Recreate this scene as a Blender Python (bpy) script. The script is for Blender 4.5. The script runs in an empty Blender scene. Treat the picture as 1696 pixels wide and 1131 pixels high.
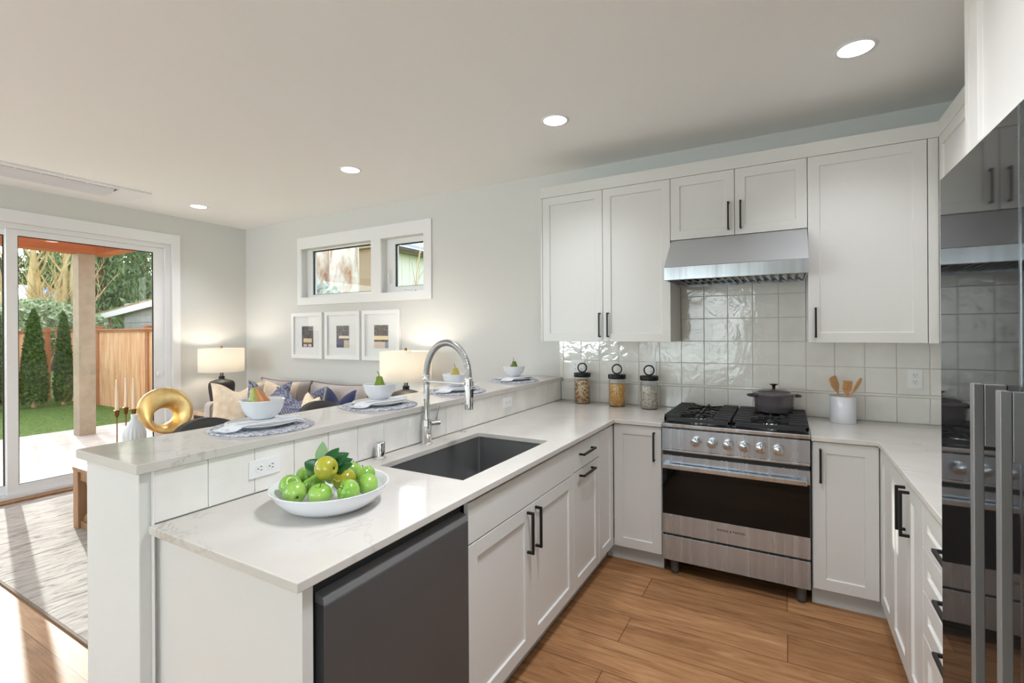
import bpy, bmesh, math, random
from mathutils import Vector, Matrix, Euler
random.seed(7)
PI = math.pi
sc = bpy.context.scene
COL = sc.collection

# ------------------------------------------------------------------ camera
F_PX, YAW, ROLL, CAM_H = 801.8, 0.5146, -0.0058, 1.4764
cam_d = bpy.data.cameras.new('camera')
cam_d.sensor_width = 36.0
cam_d.lens = F_PX / 1696 * 36.0
cam_d.shift_y = -15.5 / 1696
cam_d.clip_start = 0.02
cam_d.clip_end = 300
cam = bpy.data.objects.new('camera', cam_d)
COL.objects.link(cam)
_s, _c = math.sin(YAW), math.cos(YAW)
_R, _U, _F = Vector((_c, _s, 0)), Vector((0, 0, 1)), Vector((-_s, _c, 0))
_R, _U = _R * math.cos(ROLL) + _U * math.sin(ROLL), _U * math.cos(ROLL) - _R * math.sin(ROLL)
cam.matrix_world = Matrix(((_R.x, _U.x, -_F.x, 0), (_R.y, _U.y, -_F.y, 0), (_R.z, _U.z, -_F.z, CAM_H), (0, 0, 0, 1)))
sc.camera = cam

# ------------------------------------------------------------------ world, sun, daylight, exposure
SUN_DIR = Vector((0.935, -0.215, -0.305)).normalized()     # the way the light travels
world = bpy.data.worlds.new('world')
sc.world = world
world.use_nodes = True
wn = world.node_tree
sky = wn.nodes.new('ShaderNodeTexSky')
sky.sky_type = 'NISHITA'
sky.sun_disc = False
sky.sun_elevation = math.radians(22)
sky.sun_rotation = math.atan2(-SUN_DIR.x, -SUN_DIR.y)
sky.air_density = 1.0
sky.dust_density = 1.5
hsv = wn.nodes.new('ShaderNodeHueSaturation')       # a hazy winter sky, less blue than clear air
hsv.inputs['Saturation'].default_value = 0.45
wn.links.new(sky.outputs[0], hsv.inputs['Color'])
wn.links.new(hsv.outputs[0], wn.nodes['Background'].inputs[0])
wn.nodes['Background'].inputs[1].default_value = 0.62
sun_d = bpy.data.lights.new('sun', 'SUN')
sun_d.energy = 6.8
sun_d.angle = math.radians(0.6)
sun_d.color = (1.0, 0.975, 0.94)
sun = bpy.data.objects.new('sun', sun_d)
COL.objects.link(sun)
sun.rotation_euler = SUN_DIR.to_track_quat('-Z', 'Y').to_euler()


def area_light(name, loc, sx, sz, power, rot, color=(0.78, 0.89, 1.0)):
    d = bpy.data.lights.new(name, 'AREA')
    d.shape = 'RECTANGLE'
    d.size, d.size_y = sx, sz
    d.energy = power
    d.color = color
    o = bpy.data.objects.new(name, d)
    COL.objects.link(o)
    o.location = loc
    o.rotation_euler = rot
    return o


# daylight of the middle window; two added lights brighten the ceiling and lower cabinets
area_light('daylight_window_middle', (-1.75, -4.2, 1.45), 1.9, 1.8, 34, (PI / 2 + 0.10, 0, 0))
area_light('added_ceiling_fill', (-4.6, -4.2, 1.45), 1.9, 1.8, 235, (PI / 2 + 1.25, 0, 0), (0.80, 0.90, 1.0))
area_light('added_cabinet_fill', (1.30, -1.7, 1.45), 1.9, 1.8, 28, (PI / 2 + 0.35, 0, PI / 2))

sc.view_settings.view_transform = 'Standard'
sc.view_settings.look = 'None'
sc.view_settings.gamma = 1.0
sc.view_settings.use_curve_mapping = False
sc.view_settings.exposure = 0.37
sc.cycles.max_bounces = 12
sc.cycles.diffuse_bounces = 6
sc.cycles.glossy_bounces = 5
sc.cycles.transmission_bounces = 8
sc.cycles.transparent_max_bounces = 16
sc.cycles.caustics_reflective = False
sc.cycles.caustics_refractive = False
sc.cycles.sample_clamp_indirect = 6.0
sc.cycles.use_denoising = True


# ------------------------------------------------------------------ materials
def lin(r, g, b):
    f = lambda c: (c / 255 / 12.92) if c / 255 <= 0.04045 else ((c / 255 + 0.055) / 1.055) ** 2.4
    return (f(r), f(g), f(b), 1.0)


def gray(v):
    return (v, v, v, 1.0)


class NT:
    def __init__(self, m):
        m.use_nodes = True
        self.t = m.node_tree
        self.n = self.t.nodes
        self.p = self.n.get('Principled BSDF')

    def add(self, typ, **kw):
        n = self.n.new(typ)
        for k, v in kw.items():
            if k.startswith('i_'):
                n.inputs[k[2:].replace('_', ' ')].default_value = v
            else:
                setattr(n, k, v)
        return n

    def link(self, a, b):
        self.t.links.new(a, b)

    def ramp(self, fac, stops):
        r = self.n.new('ShaderNodeValToRGB')
        e = r.color_ramp.elements
        while len(e) < len(stops):
            e.new(0.5)
        for k, (p, c) in enumerate(stops):
            e[k].position = p
            e[k].color = c
        self.link(fac, r.inputs[0])
        return r

    def mix(self, fac, a, b, mode='MIX'):
        m = self.n.new('ShaderNodeMix')
        m.data_type = 'RGBA'
        m.blend_type = mode
        for k, v in ((0, fac), (6, a), (7, b)):
            if hasattr(v, 'is_output'):
                self.link(v, m.inputs[k])
            else:
                m.inputs[k].default_value = v
        return m.outputs[2]

    def coords(self, scale=(1, 1, 1), kind='Object', rot=(0, 0, 0), loc=(0, 0, 0)):
        tc = self.n.new('ShaderNodeTexCoord')
        mp = self.n.new('ShaderNodeMapping')
        mp.inputs['Scale'].default_value = scale
        mp.inputs['Rotation'].default_value = rot
        mp.inputs['Location'].default_value = loc
        self.link(tc.outputs[kind], mp.inputs[0])
        return mp.outputs[0]

    def noise(self, vec, scale, detail=4, rough=0.55, dist=0.0):
        n = self.add('ShaderNodeTexNoise')
        n.inputs['Scale'].default_value = scale
        n.inputs['Detail'].default_value = detail
        n.inputs['Roughness'].default_value = rough
        n.inputs['Distortion'].default_value = dist
        self.link(vec, n.inputs['Vector'])
        return n.outputs[0]

    def bump(self, h, strength, dist=0.01):
        b = self.add('ShaderNodeBump')
        b.inputs['Strength'].default_value = strength
        b.inputs['Distance'].default_value = dist
        self.link(h, b.inputs['Height'])
        self.link(b.outputs[0], self.p.inputs['Normal'])


def mat(name, color, rough=0.5, metal=0.0, spec=0.5, coat=0.0, emit=None, estr=0.0, sheen=0.0, trans=0.0):
    m = bpy.data.materials.new(name)
    k = NT(m)
    p = k.p
    p.inputs['Base Color'].default_value = color
    p.inputs['Roughness'].default_value = rough
    p.inputs['Metallic'].default_value = metal
    p.inputs['Specular IOR Level'].default_value = spec
    p.inputs['Coat Weight'].default_value = coat
    p.inputs['Coat Roughness'].default_value = 0.05
    p.inputs['Sheen Weight'].default_value = sheen
    p.inputs['Transmission Weight'].default_value = trans
    if emit:
        p.inputs['Emission Color'].default_value = emit
        p.inputs['Emission Strength'].default_value = estr
    return m


def noisy(name, c1, c2, scale, rough=0.6, metal=0.0, stretch=(1, 1, 1), bump=0.0, detail=5, lo=0.35, hi=0.65, spec=0.5, bdist=0.01, sheen=0.0, coat=0.0):
    m = mat(name, c1, rough, metal, spec, sheen=sheen, coat=coat)
    k = NT(m)
    v = k.coords(stretch)
    n = k.noise(v, scale, detail)
    r = k.ramp(n, [(lo, c1), (hi, c2)])
    k.link(r.outputs[0], k.p.inputs['Base Color'])
    if bump:
        k.bump(n, bump, bdist)
    return m


M = {}
M['wall'] = noisy('wall_paint', lin(214, 214, 211), lin(216, 216, 213), 90, 0.75, bump=0.04, bdist=0.002)
M['ceiling'] = noisy('ceiling_paint', lin(242, 242, 240), lin(244, 244, 242), 90, 0.85, bump=0.04, bdist=0.002)
M['trim'] = mat('white_trim', lin(236, 236, 237), 0.35)
M['cabinet'] = noisy('cabinet_paint', lin(214, 213, 209), lin(215, 214, 210), 60, 0.38)
M['toe'] = mat('toe_kick_paint', lin(190, 192, 190), 0.5)
M['black'] = mat('matte_black_metal', gray(0.006), 0.4, 0.0, 0.4)
M['white_plastic'] = mat('white_plastic', lin(238, 238, 238), 0.3)
M['slot'] = mat('outlet_slot', gray(0.02), 0.6)
M['chrome'] = mat('chrome', gray(0.78), 0.06, 1.0)
M['hose'] = mat('ribbed_steel_hose', gray(0.42), 0.28, 1.0)
M['rubber'] = mat('black_rubber', gray(0.012), 0.55)
M['porcelain'] = mat('white_porcelain', lin(226, 228, 233), 0.12, coat=0.3)
M['bluewhite'] = mat('blue_white_porcelain', lin(221, 223, 227), 0.16, coat=0.3)
M['lens'] = mat('lamp_lens', gray(0.9), 0.4, emit=(1, 0.97, 0.9, 1), estr=7.0)
M['black_glass'] = mat('black_glass', gray(0.006), 0.03, 0.0, 0.28)
M['fridge_glass'] = mat('fridge_black_glass', gray(0.012), 0.035, 0.0, 0.62)
M['iron'] = mat('cast_iron', gray(0.012), 0.42, 0.0, 0.5)
M['wood_light'] = noisy('beech_wood', lin(214, 164, 112), lin(226, 184, 136), 30, 0.5, stretch=(1, 1, 0.12))
M['wood_stem'] = mat('fruit_stem', lin(70, 45, 25), 0.7)
M['brass'] = noisy('aged_brass', lin(110, 80, 42), lin(150, 112, 60), 14, 0.35, 1.0)
M['gold'] = noisy('gold_leaf', lin(206, 170, 104), lin(230, 202, 146), 7, 0.42, 1.0, bump=0.12, bdist=0.004)
M['wax'] = mat('candle_wax', lin(240, 214, 186), 0.45)
M['vase'] = noisy('glazed_vase', lin(226, 228, 230), lin(205, 208, 212), 9, 0.3, stretch=(1, 1, 0.3))
M['lamp_base'] = noisy('charcoal_ceramic', gray(0.010), gray(0.022), 140, 0.55, bump=0.5, bdist=0.003)
M['leaf'] = noisy('glossy_leaf', lin(8, 66, 22), lin(24, 100, 36), 14, 0.3)
M['leaf_pale'] = mat('pale_leaf_underside', lin(118, 154, 104), 0.5)
M['pot'] = mat('plum_enamel', lin(88, 82, 86), 0.22, coat=0.4)
M['pot_dark'] = mat('dark_cast_handle', lin(48, 44, 46), 0.35)
M['bronze'] = mat('bronze_knob', lin(96, 66, 44), 0.3, 1.0)


def wood_floor():
    m = mat('oak_floor', lin(150, 108, 70), 0.55, spec=0.16)
    k = NT(m)
    v = k.coords((1, 1, 1))
    b = k.add('ShaderNodeTexBrick')
    b.offset = 0.37
    b.inputs['Scale'].default_value = 1.0
    b.inputs['Mortar Size'].default_value = 0.0016
    b.inputs['Mortar Smooth'].default_value = 0.0
    b.inputs['Brick Width'].default_value = 1.9
    b.inputs['Row Height'].default_value = 0.225
    b.inputs['Color1'].default_value = gray(0.15)
    b.inputs['Color2'].default_value = gray(0.85)
    b.inputs['Mortar'].default_value = gray(0.0)
    k.link(v, b.inputs['Vector'])
    # per plank offset so the grain does not run on
    off = k.add('ShaderNodeVectorMath', operation='MULTIPLY_ADD')
    k.link(b.outputs[0], off.inputs[0])
    off.inputs[1].default_value = (7.0, 3.0, 5.0)
    k.link(k.coords((0.9, 7.0, 1)), off.inputs[2])
    g1 = k.noise(off.outputs[0], 2.2, 8, 0.62, 1.3)
    off2 = k.add('ShaderNodeVectorMath', operation='MULTIPLY_ADD')
    k.link(b.outputs[0], off2.inputs[0])
    off2.inputs[1].default_value = (3.0, 9.0, 5.0)
    k.link(k.coords((2.0, 60.0, 1)), off2.inputs[2])
    g2 = k.noise(off2.outputs[0], 3.0, 4, 0.5)
    base = k.ramp(g1, [(0.30, lin(132, 92, 60)), (0.5, lin(168, 125, 86)), (0.70, lin(198, 156, 114))])
    c = k.mix(0.26, base.outputs[0], k.ramp(g2, [(0.35, lin(105, 68, 40)), (0.65, lin(205, 165, 122))]).outputs[0])
    tone = k.ramp(b.outputs[0], [(0.0, lin(208, 196, 186)), (1.0, lin(255, 252, 248))])
    c = k.mix(1.0, c, tone.outputs[0], 'MULTIPLY')
    vo = k.add('ShaderNodeTexVoronoi')
    vo.inputs['Scale'].default_value = 1.25
    k.link(k.coords((0.85, 1.5, 1)), vo.inputs['Vector'])
    kn = k.ramp(vo.outputs[0], [(0.022, lin(58, 36, 22)), (0.05, lin(150, 112, 84)), (0.095, (1, 1, 1, 1))])
    c = k.mix(0.75, c, kn.outputs[0], 'MULTIPLY')
    gap = k.ramp(b.outputs['Fac'], [(0.0, (1, 1, 1, 1)), (1.0, lin(150, 122, 98))])
    c = k.mix(1.0, c, gap.outputs[0], 'MULTIPLY')
    k.link(c, k.p.inputs['Base Color'])
    k.bump(g2, 0.05, 0.002)
    return m


M['floor'] = wood_floor()


def quartz():
    m = mat('white_quartz', lin(226, 222, 216), 0.09, spec=0.5)
    k = NT(m)
    v = k.coords((1, 1, 1))
    n = k.noise(v, 2.1, 6, 0.6, 1.4)
    vein = k.ramp(n, [(0.484, (1, 1, 1, 1)), (0.4995, lin(210, 204, 198)), (0.515, (1, 1, 1, 1))])
    msk = k.ramp(k.noise(v, 1.5, 3), [(0.50, (0, 0, 0, 1)), (0.66, (1, 1, 1, 1))])
    veil = k.mix(msk.outputs[0], (1, 1, 1, 1), vein.outputs[0])
    cloud = k.ramp(k.noise(v, 5, 4), [(0.3, lin(202, 198, 191)), (0.7, lin(210, 206, 200))])
    k.link(k.mix(1.0, cloud.outputs[0], veil, 'MULTIPLY'), k.p.inputs['Base Color'])
    return m


M['quartz'] = quartz()


def tile_mat():
    m = mat('glazed_tile', lin(214, 210, 201), 0.07, spec=0.5)
    k = NT(m)
    v = k.coords((1, 1, 1))
    n = k.noise(v, 14, 3, 0.5, 0.8)
    n2 = k.noise(v, 6, 2)
    c = k.ramp(n2, [(0.35, lin(230, 228, 222)), (0.65, lin(239, 237, 232))])
    k.link(c.outputs[0], k.p.inputs['Base Color'])
    k.bump(n, 0.42, 0.006)
    return m


M['tile'] = tile_mat()
M['tile'].node_tree.nodes['Principled BSDF'].inputs['Specular IOR Level'].default_value = 0.85
M['grout'] = mat('grout', lin(196, 193, 186), 0.85)


def steel(name, v, rough, axis=(1, 1, 0.02), var=0.12, scale=30, cool=0.06, metal=1.0):
    m = mat(name, gray(v), rough, metal)
    k = NT(m)
    n = k.noise(k.coords(axis), scale, 4)
    r = k.ramp(n, [(0.3, (v * (1 - var) * (1 - cool * 1.2), v * (1 - var) * (1 - cool * 0.2), v * (1 - var) * (1 + cool), 1)), (0.7, (v * (1 + var) * (1 - cool * 1.2), v * (1 + var) * (1 - cool * 0.2), v * (1 + var) * (1 + cool), 1))])
    k.link(r.outputs[0], k.p.inputs['Base Color'])
    rr = k.ramp(n, [(0.3, gray(rough * 0.85)), (0.7, gray(rough * 1.15))])
    k.link(rr.outputs[0], k.p.inputs['Roughness'])
    return m


M['steel'] = steel('brushed_steel', 0.56, 0.26, cool=0.10, metal=0.82)
M['steel_bright'] = steel('bright_steel', 0.62, 0.2)
M['steel_hood'] = mat('hood_steel', (0.50, 0.51, 0.525, 1), 0.36, 0.55)
M['steel_dark'] = steel('dark_stainless', 0.100, 0.36, var=0.04, cool=0.03)
M['steel_dark'].node_tree.nodes['Principled BSDF'].inputs['Metallic'].default_value = 0.35
M['steel_band'] = mat('dark_stainless_lip', lin(128, 129, 131), 0.32, 0.3)
M['steel_sink'] = steel('gunmetal_sink', 0.22, 0.42, var=0.02, cool=0.0)
M['steel_sink'].node_tree.nodes['Principled BSDF'].inputs['Metallic'].default_value = 0.6
M['steel_handle'] = steel('handle_steel', 0.27, 0.36, var=0.05, cool=0.0)
M['steel_handle'].node_tree.nodes['Principled BSDF'].inputs['Metallic'].default_value = 0.5


def pane_mat(name, tint=(1, 1, 1, 1), refl=1.0):
    m = bpy.data.materials.new(name)
    m.use_nodes = True
    t = m.node_tree
    for n in list(t.nodes):
        if n.type != 'OUTPUT_MATERIAL':
            t.nodes.remove(n)
    out = [n for n in t.nodes if n.type == 'OUTPUT_MATERIAL'][0]
    tr = t.nodes.new('ShaderNodeBsdfTransparent')
    tr.inputs[0].default_value = tint
    gl = t.nodes.new('ShaderNodeBsdfGlossy')
    gl.inputs['Roughness'].default_value = 0.0
    lw = t.nodes.new('ShaderNodeLayerWeight')      # Schlick's curve, the same from both faces of the pane
    lw.inputs[0].default_value = 0.5
    pw = t.nodes.new('ShaderNodeMath')
    pw.operation = 'POWER'
    pw.inputs[1].default_value = 5.0
    mu = t.nodes.new('ShaderNodeMath')
    mu.operation = 'MULTIPLY_ADD'
    mu.inputs[1].default_value = 0.96 * refl
    mu.inputs[2].default_value = 0.04 * refl
    mu.use_clamp = True
    mx = t.nodes.new('ShaderNodeMixShader')
    t.links.new(lw.outputs['Facing'], pw.inputs[0])
    t.links.new(pw.outputs[0], mu.inputs[0])
    t.links.new(mu.outputs[0], mx.inputs[0])
    t.links.new(tr.outputs[0], mx.inputs[1])
    t.links.new(gl.outputs[0], mx.inputs[2])
    t.links.new(mx.outputs[0], out.inputs[0])
    return m


M['pane'] = pane_mat('window_glass', (0.96, 0.98, 0.97, 1))
M['picture_glass'] = pane_mat('picture_glass', (1, 1, 1, 1), 0.5)
M['jar_glass'] = pane_mat('jar_glass', (0.97, 0.98, 0.98, 1), 1.3)
M['fabric'] = noisy('mauve_grey_velvet', lin(176, 164, 160), lin(196, 186, 182), 7, 0.85, sheen=0.4, bump=0.05)
M['piping'] = mat('sofa_piping', lin(128, 116, 112), 0.8)
M['cream'] = noisy('cream_embroidered_cloth', lin(232, 208, 178), lin(246, 230, 208), 16, 0.85, bump=0.3)
M['navy'] = mat('navy_velvet', lin(38, 52, 96), 0.8, sheen=0.3)


def lattice():
    m = mat('blue_lattice_cloth', lin(72, 80, 118), 0.85)
    k = NT(m)
    v = k.coords((1, 1, 1), rot=(0, 0, PI / 4))
    w1 = k.add('ShaderNodeTexChecker')
    w1.inputs['Scale'].default_value = 46
    w1.inputs['Color1'].default_value = lin(96, 100, 128)
    w1.inputs['Color2'].default_value = lin(188, 190, 202)
    k.link(v, w1.inputs['Vector'])
    c = k.mix(k.noise(v, 30, 3), lin(92, 96, 124), w1.outputs[0])
    k.link(c, k.p.inputs['Base Color'])
    return m


M['lattice'] = lattice()


def braid():
    m = mat('blue_white_braid', lin(200, 204, 216), 0.85)
    k = NT(m)
    tc = k.n.new('ShaderNodeTexCoord')
    ln = k.add('ShaderNodeVectorMath', operation='LENGTH')
    k.link(tc.outputs['Object'], ln.inputs[0])
    ring = k.add('ShaderNodeMath', operation='MULTIPLY', )
    ring.inputs[1].default_value = 2 * PI / 0.022
    k.link(ln.outputs['Value'], ring.inputs[0])
    sn = k.add('ShaderNodeMath', operation='SINE')
    k.link(ring.outputs[0], sn.inputs[0])
    n = k.noise(tc.outputs['Object'], 75, 3, 0.7)
    r = k.ramp(n, [(0.36, lin(98, 102, 124)), (0.47, lin(190, 192, 200)), (0.7, lin(232, 233, 236))])
    k.link(r.outputs[0], k.p.inputs['Base Color'])
    ad = k.add('ShaderNodeMath', operation='ADD')
    k.link(sn.outputs[0], ad.inputs[0])
    k.link(n, ad.inputs[1])
    k.bump(ad.outputs[0], 0.8, 0.004)
    return m


M['braid'] = braid()
M['napkin'] = noisy('linen_napkin', lin(214, 217, 224), lin(228, 231, 236), 40, 0.9, bump=0.15)


def rug_mat():
    m = mat('carved_rug', lin(166, 160, 156), 0.95)
    k = NT(m)
    v = k.coords((9, 1.6, 1), rot=(0, 0, 0.35))
    n = k.noise(v, 3.0, 6, 0.6, 1.2)
    r = k.ramp(n, [(0.34, lin(104, 99, 96)), (0.45, lin(160, 154, 150)), (0.6, lin(178, 173, 168))])
    k.link(r.outputs[0], k.p.inputs['Base Color'])
    k.bump(n, 0.6, 0.01)
    return m


M['rug'] = rug_mat()
M['rug_edge'] = mat('rug_binding', lin(120, 104, 90), 0.9)
M['table_wood'] = noisy('walnut_grey_wood', lin(140, 104, 72), lin(170, 132, 98), 16, 0.5, stretch=(1, 1, 0.15))
M['endtable_wood'] = noisy('pale_ash_wood', lin(206, 176, 146), lin(226, 200, 172), 16, 0.5, stretch=(1, 1, 0.15))
M['stool'] = mat('charcoal_upholstery', lin(70, 68, 66), 0.5)
M['stool_leg'] = mat('dark_stool_leg', lin(44, 38, 34), 0.45)
M['shade'] = mat('linen_lamp_shade', lin(246, 245, 242), 0.9)
k_ = NT(M['shade'])
k_.p.inputs['Subsurface Weight'].default_value = 0.0
_tr = k_.add('ShaderNodeBsdfTranslucent')
_tr.inputs[0].default_value = lin(252, 248, 240)
_mx = k_.add('ShaderNodeMixShader')
_mx.inputs[0].default_value = 0.6
k_.link(k_.p.outputs[0], _mx.inputs[1])
k_.link(_tr.outputs[0], _mx.inputs[2])
k_.link(_mx.outputs[0], [n for n in k_.n if n.type == 'OUTPUT_MATERIAL'][0].inputs[0])
# outdoors
M['cedar'] = noisy('stained_cedar', lin(170, 92, 46), lin(206, 122, 66), 3, 0.6, stretch=(8, 0.3, 8), lo=0.3, hi=0.7)
M['post'] = noisy('taupe_post', lin(160, 146, 128), lin(172, 158, 140), 8, 0.7)
M['concrete'] = noisy('patio_concrete', lin(206, 200, 192), lin(222, 217, 210), 6, 0.85, bump=0.1)
M['lawn'] = noisy('lawn', lin(58, 96, 30), lin(120, 150, 56), 26, 0.95, bump=0.6, bdist=0.03)
M['fence'] = noisy('cedar_fence', lin(224, 156, 108), lin(246, 200, 154), 3, 0.75, stretch=(5, 5, 0.5))
M['fence_post'] = noisy('cedar_post', lin(176, 112, 70), lin(196, 132, 88), 6, 0.75, stretch=(5, 5, 0.5))
M['arb'] = noisy('arborvitae_green', lin(30, 54, 18), lin(104, 136, 46), 20, 0.9)
M['leaf_shrub'] = noisy('shrub_leaf', lin(92, 128, 84), lin(222, 226, 186), 9, 0.6)  # pale end of the noise paints whitish highlights on the leaves
M['needle'] = noisy('conifer_needles', lin(70, 98, 58), lin(150, 168, 116), 3, 0.85)
M['bark'] = noisy('tan_bark', lin(176, 152, 108), lin(214, 192, 148), 7, 0.9, stretch=(1, 1, 0.3), bump=0.4)
M['bark_red'] = noisy('red_brown_bark', lin(120, 76, 50), lin(156, 106, 76), 7, 0.9, stretch=(1, 1, 0.25), bump=0.6)
M['bark_dark'] = mat('dark_twig', lin(84, 76, 56), 0.9)
M['bark_pale'] = noisy('lichen_bark', lin(168, 120, 84), lin(226, 216, 204), 4.0, 0.9, stretch=(1, 1, 0.4), bump=0.6, lo=0.36, hi=0.52)
M['blue_roof'] = mat('slate_blue_roof', lin(86, 100, 136), 0.6)
M['moss_roof'] = noisy('mossy_shingle', lin(150, 122, 88), lin(182, 152, 112), 9, 0.9)
M['fascia'] = mat('white_fascia', lin(232, 232, 232), 0.5)
M['siding'] = noisy('grey_siding', lin(168, 166, 160), lin(186, 184, 178), 4, 0.8)
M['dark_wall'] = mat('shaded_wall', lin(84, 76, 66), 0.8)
M['tan_wall'] = mat('tan_wall', lin(168, 148, 122), 0.8)
M['white_siding'] = mat('cream_siding', lin(232, 230, 218), 0.7)
M['skylight'] = mat('green_skylight', lin(150, 190, 178), 0.15)


# ------------------------------------------------------------------ mesh builder
class MB:
    def __init__(self):
        self.v, self.f, self.s, self.m = [], [], [], []
        self.mi = 0

    def _add(self, vs, fs, smooth=False):
        o = len(self.v)
        self.v += [tuple(p) for p in vs]
        for q in fs:
            self.f.append(tuple(i + o for i in q))
            self.s.append(smooth)
            self.m.append(self.mi)
        return self

    def box(self, x0, x1, y0, y1, z0, z1, fn=None):
        vs = [(x, y, z) for x in (x0, x1) for y in (y0, y1) for z in (z0, z1)]
        if fn:
            vs = [fn(*p) for p in vs]
        return self._add(vs, [(0, 1, 3, 2), (4, 6, 7, 5), (0, 4, 5, 1), (2, 3, 7, 6), (0, 2, 6, 4), (1, 5, 7, 3)])

    def quad(self, a, b, c, d):
        return self._add([a, b, c, d], [(0, 1, 2, 3)])

    def lathe(self, prof, c=(0, 0, 0), n=32, sx=1.0, sy=1.0):
        """prof: (r, z) points, None breaks the smoothing"""
        runs, cur = [], []
        for p in prof:
            if p is None:
                runs.append(cur)
                cur = [cur[-1]]
            else:
                cur.append(p)
        runs.append(cur)
        for run in runs:
            vs, fs = [], []
            for (r, z) in run:
                for k in range(n):
                    a = 2 * PI * k / n
                    vs.append((c[0] + sx * r * math.cos(a), c[1] + sy * r * math.sin(a), c[2] + z))
            for i in range(len(run) - 1):
                for k in range(n):
                    k2 = (k + 1) % n
                    r0, r1 = run[i][0], run[i + 1][0]
                    if r0 < 1e-6 and r1 < 1e-6:
                        continue
                    if r0 < 1e-6:
                        fs.append((i * n, (i + 1) * n + k2, (i + 1) * n + k))
                    elif r1 < 1e-6:
                        fs.append((i * n + k, i * n + k2, (i + 1) * n))
                    else:
                        fs.append((i * n + k, i * n + k2, (i + 1) * n + k2, (i + 1) * n + k))
            self._add(vs, fs, True)
        return self

    def tube(self, pts, r, n=10, caps=True):
        pts = [Vector(p) for p in pts]
        rs = r if isinstance(r, (list, tuple)) else [r] * len(pts)
        vs, fs = [], []
        t = (pts[1] - pts[0]).normalized()
        up = Vector((0, 0, 1)) if abs(t.z) < 0.9 else Vector((1, 0, 0))
        a = t.cross(up).normalized()
        for i, p in enumerate(pts):
            if i == 0:
                t2 = pts[1] - pts[0]
            elif i == len(pts) - 1:
                t2 = pts[-1] - pts[-2]
            else:
                t2 = (pts[i + 1] - pts[i]).normalized() + (pts[i] - pts[i - 1]).normalized()
            t2 = t2.normalized()
            a = (a - t2 * a.dot(t2)).normalized()
            b = t2.cross(a)
            for k in range(n):
                an = 2 * PI * k / n
                vs.append(p + (a * math.cos(an) + b * math.sin(an)) * rs[i])
        for i in range(len(pts) - 1):
            for k in range(n):
                k2 = (k + 1) % n
                fs.append((i * n + k, i * n + k2, (i + 1) * n + k2, (i + 1) * n + k))
        self._add(vs, fs, True)
        if caps:
            L = len(pts) - 1
            self._add(vs[:n], [tuple(range(n))])
            self._add(vs[L * n:], [tuple(range(n))])
        return self

    def cyl(self, p0, p1, r0, r1=None, n=20):
        return self.tube([p0, p1], [r0, r0 if r1 is None else r1], n)

    def ell(self, c, rx, ry, rz, nu=16, nv=10, fn=None):
        vs, fs = [], []
        for j in range(nv + 1):
            th = PI * j / nv
            for i in range(nu):
                a = 2 * PI * i / nu
                p = (rx * math.sin(th) * math.cos(a), ry * math.sin(th) * math.sin(a), rz * math.cos(th))
                if fn:
                    p = fn(*p)
                vs.append((c[0] + p[0], c[1] + p[1], c[2] + p[2]))
        for j in range(nv):
            for i in range(nu):
                i2 = (i + 1) % nu
                fs.append((j * nu + i, j * nu + i2, (j + 1) * nu + i2, (j + 1) * nu + i))
        return self._add(vs, fs, True)

    def grid(self, fn, nu, nv, smooth=True):
        vs = [fn(i / nu, j / nv) for j in range(nv + 1) for i in range(nu + 1)]
        fs = [(j * (nu + 1) + i, j * (nu + 1) + i + 1, (j + 1) * (nu + 1) + i + 1, (j + 1) * (nu + 1) + i) for j in range(nv) for i in range(nu)]
        return self._add(vs, fs, smooth)

    def prism(self, poly, lo, hi, fn=None):
        """poly of (a, b); lo/hi along c; fn maps (a, b, c) to the world"""
        fn = fn or (lambda a, b, c: (a, b, c))
        n = len(poly)
        vs = [fn(a, b, lo) for a, b in poly] + [fn(a, b, hi) for a, b in poly]
        fs = [tuple(range(n)), tuple(range(2 * n - 1, n - 1, -1))]
        fs += [(i, (i + 1) % n, n + (i + 1) % n, n + i) for i in range(n)]
        return self._add(vs, fs)

    def slab(self, xs, ys, inside, z0, z1, fn=None):
        """one watertight slab over the cells of a grid, holes left out"""
        fn = fn or (lambda a, b, c: (a, b, c))
        idx, vs, fs = {}, [], []

        def V(i, j, k):
            if (i, j, k) not in idx:
                idx[(i, j, k)] = len(vs)
                vs.append(fn(xs[i], ys[j], (z0, z1)[k]))
            return idx[(i, j, k)]
        nx, ny = len(xs) - 1, len(ys) - 1
        ins = [[inside((xs[i] + xs[i + 1]) / 2, (ys[j] + ys[j + 1]) / 2) for j in range(ny)] for i in range(nx)]
        g = lambda i, j: 0 <= i < nx and 0 <= j < ny and ins[i][j]
        for i in range(nx):
            for j in range(ny):
                if not ins[i][j]:
                    continue
                fs.append((V(i, j, 1), V(i + 1, j, 1), V(i + 1, j + 1, 1), V(i, j + 1, 1)))
                fs.append((V(i, j, 0), V(i, j + 1, 0), V(i + 1, j + 1, 0), V(i + 1, j, 0)))
                if not g(i - 1, j):
                    fs.append((V(i, j, 0), V(i, j, 1), V(i, j + 1, 1), V(i, j + 1, 0)))
                if not g(i + 1, j):
                    fs.append((V(i + 1, j, 0), V(i + 1, j + 1, 0), V(i + 1, j + 1, 1), V(i + 1, j, 1)))
                if not g(i, j - 1):
                    fs.append((V(i, j, 0), V(i + 1, j, 0), V(i + 1, j, 1), V(i, j, 1)))
                if not g(i, j + 1):
                    fs.append((V(i, j + 1, 0), V(i, j + 1, 1), V(i + 1, j + 1, 1), V(i + 1, j + 1, 0)))
        return self._add(vs, fs)


WORLD = {}


def origin_of(o):
    return WORLD.get(o.name, Vector((0, 0, 0)))


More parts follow.
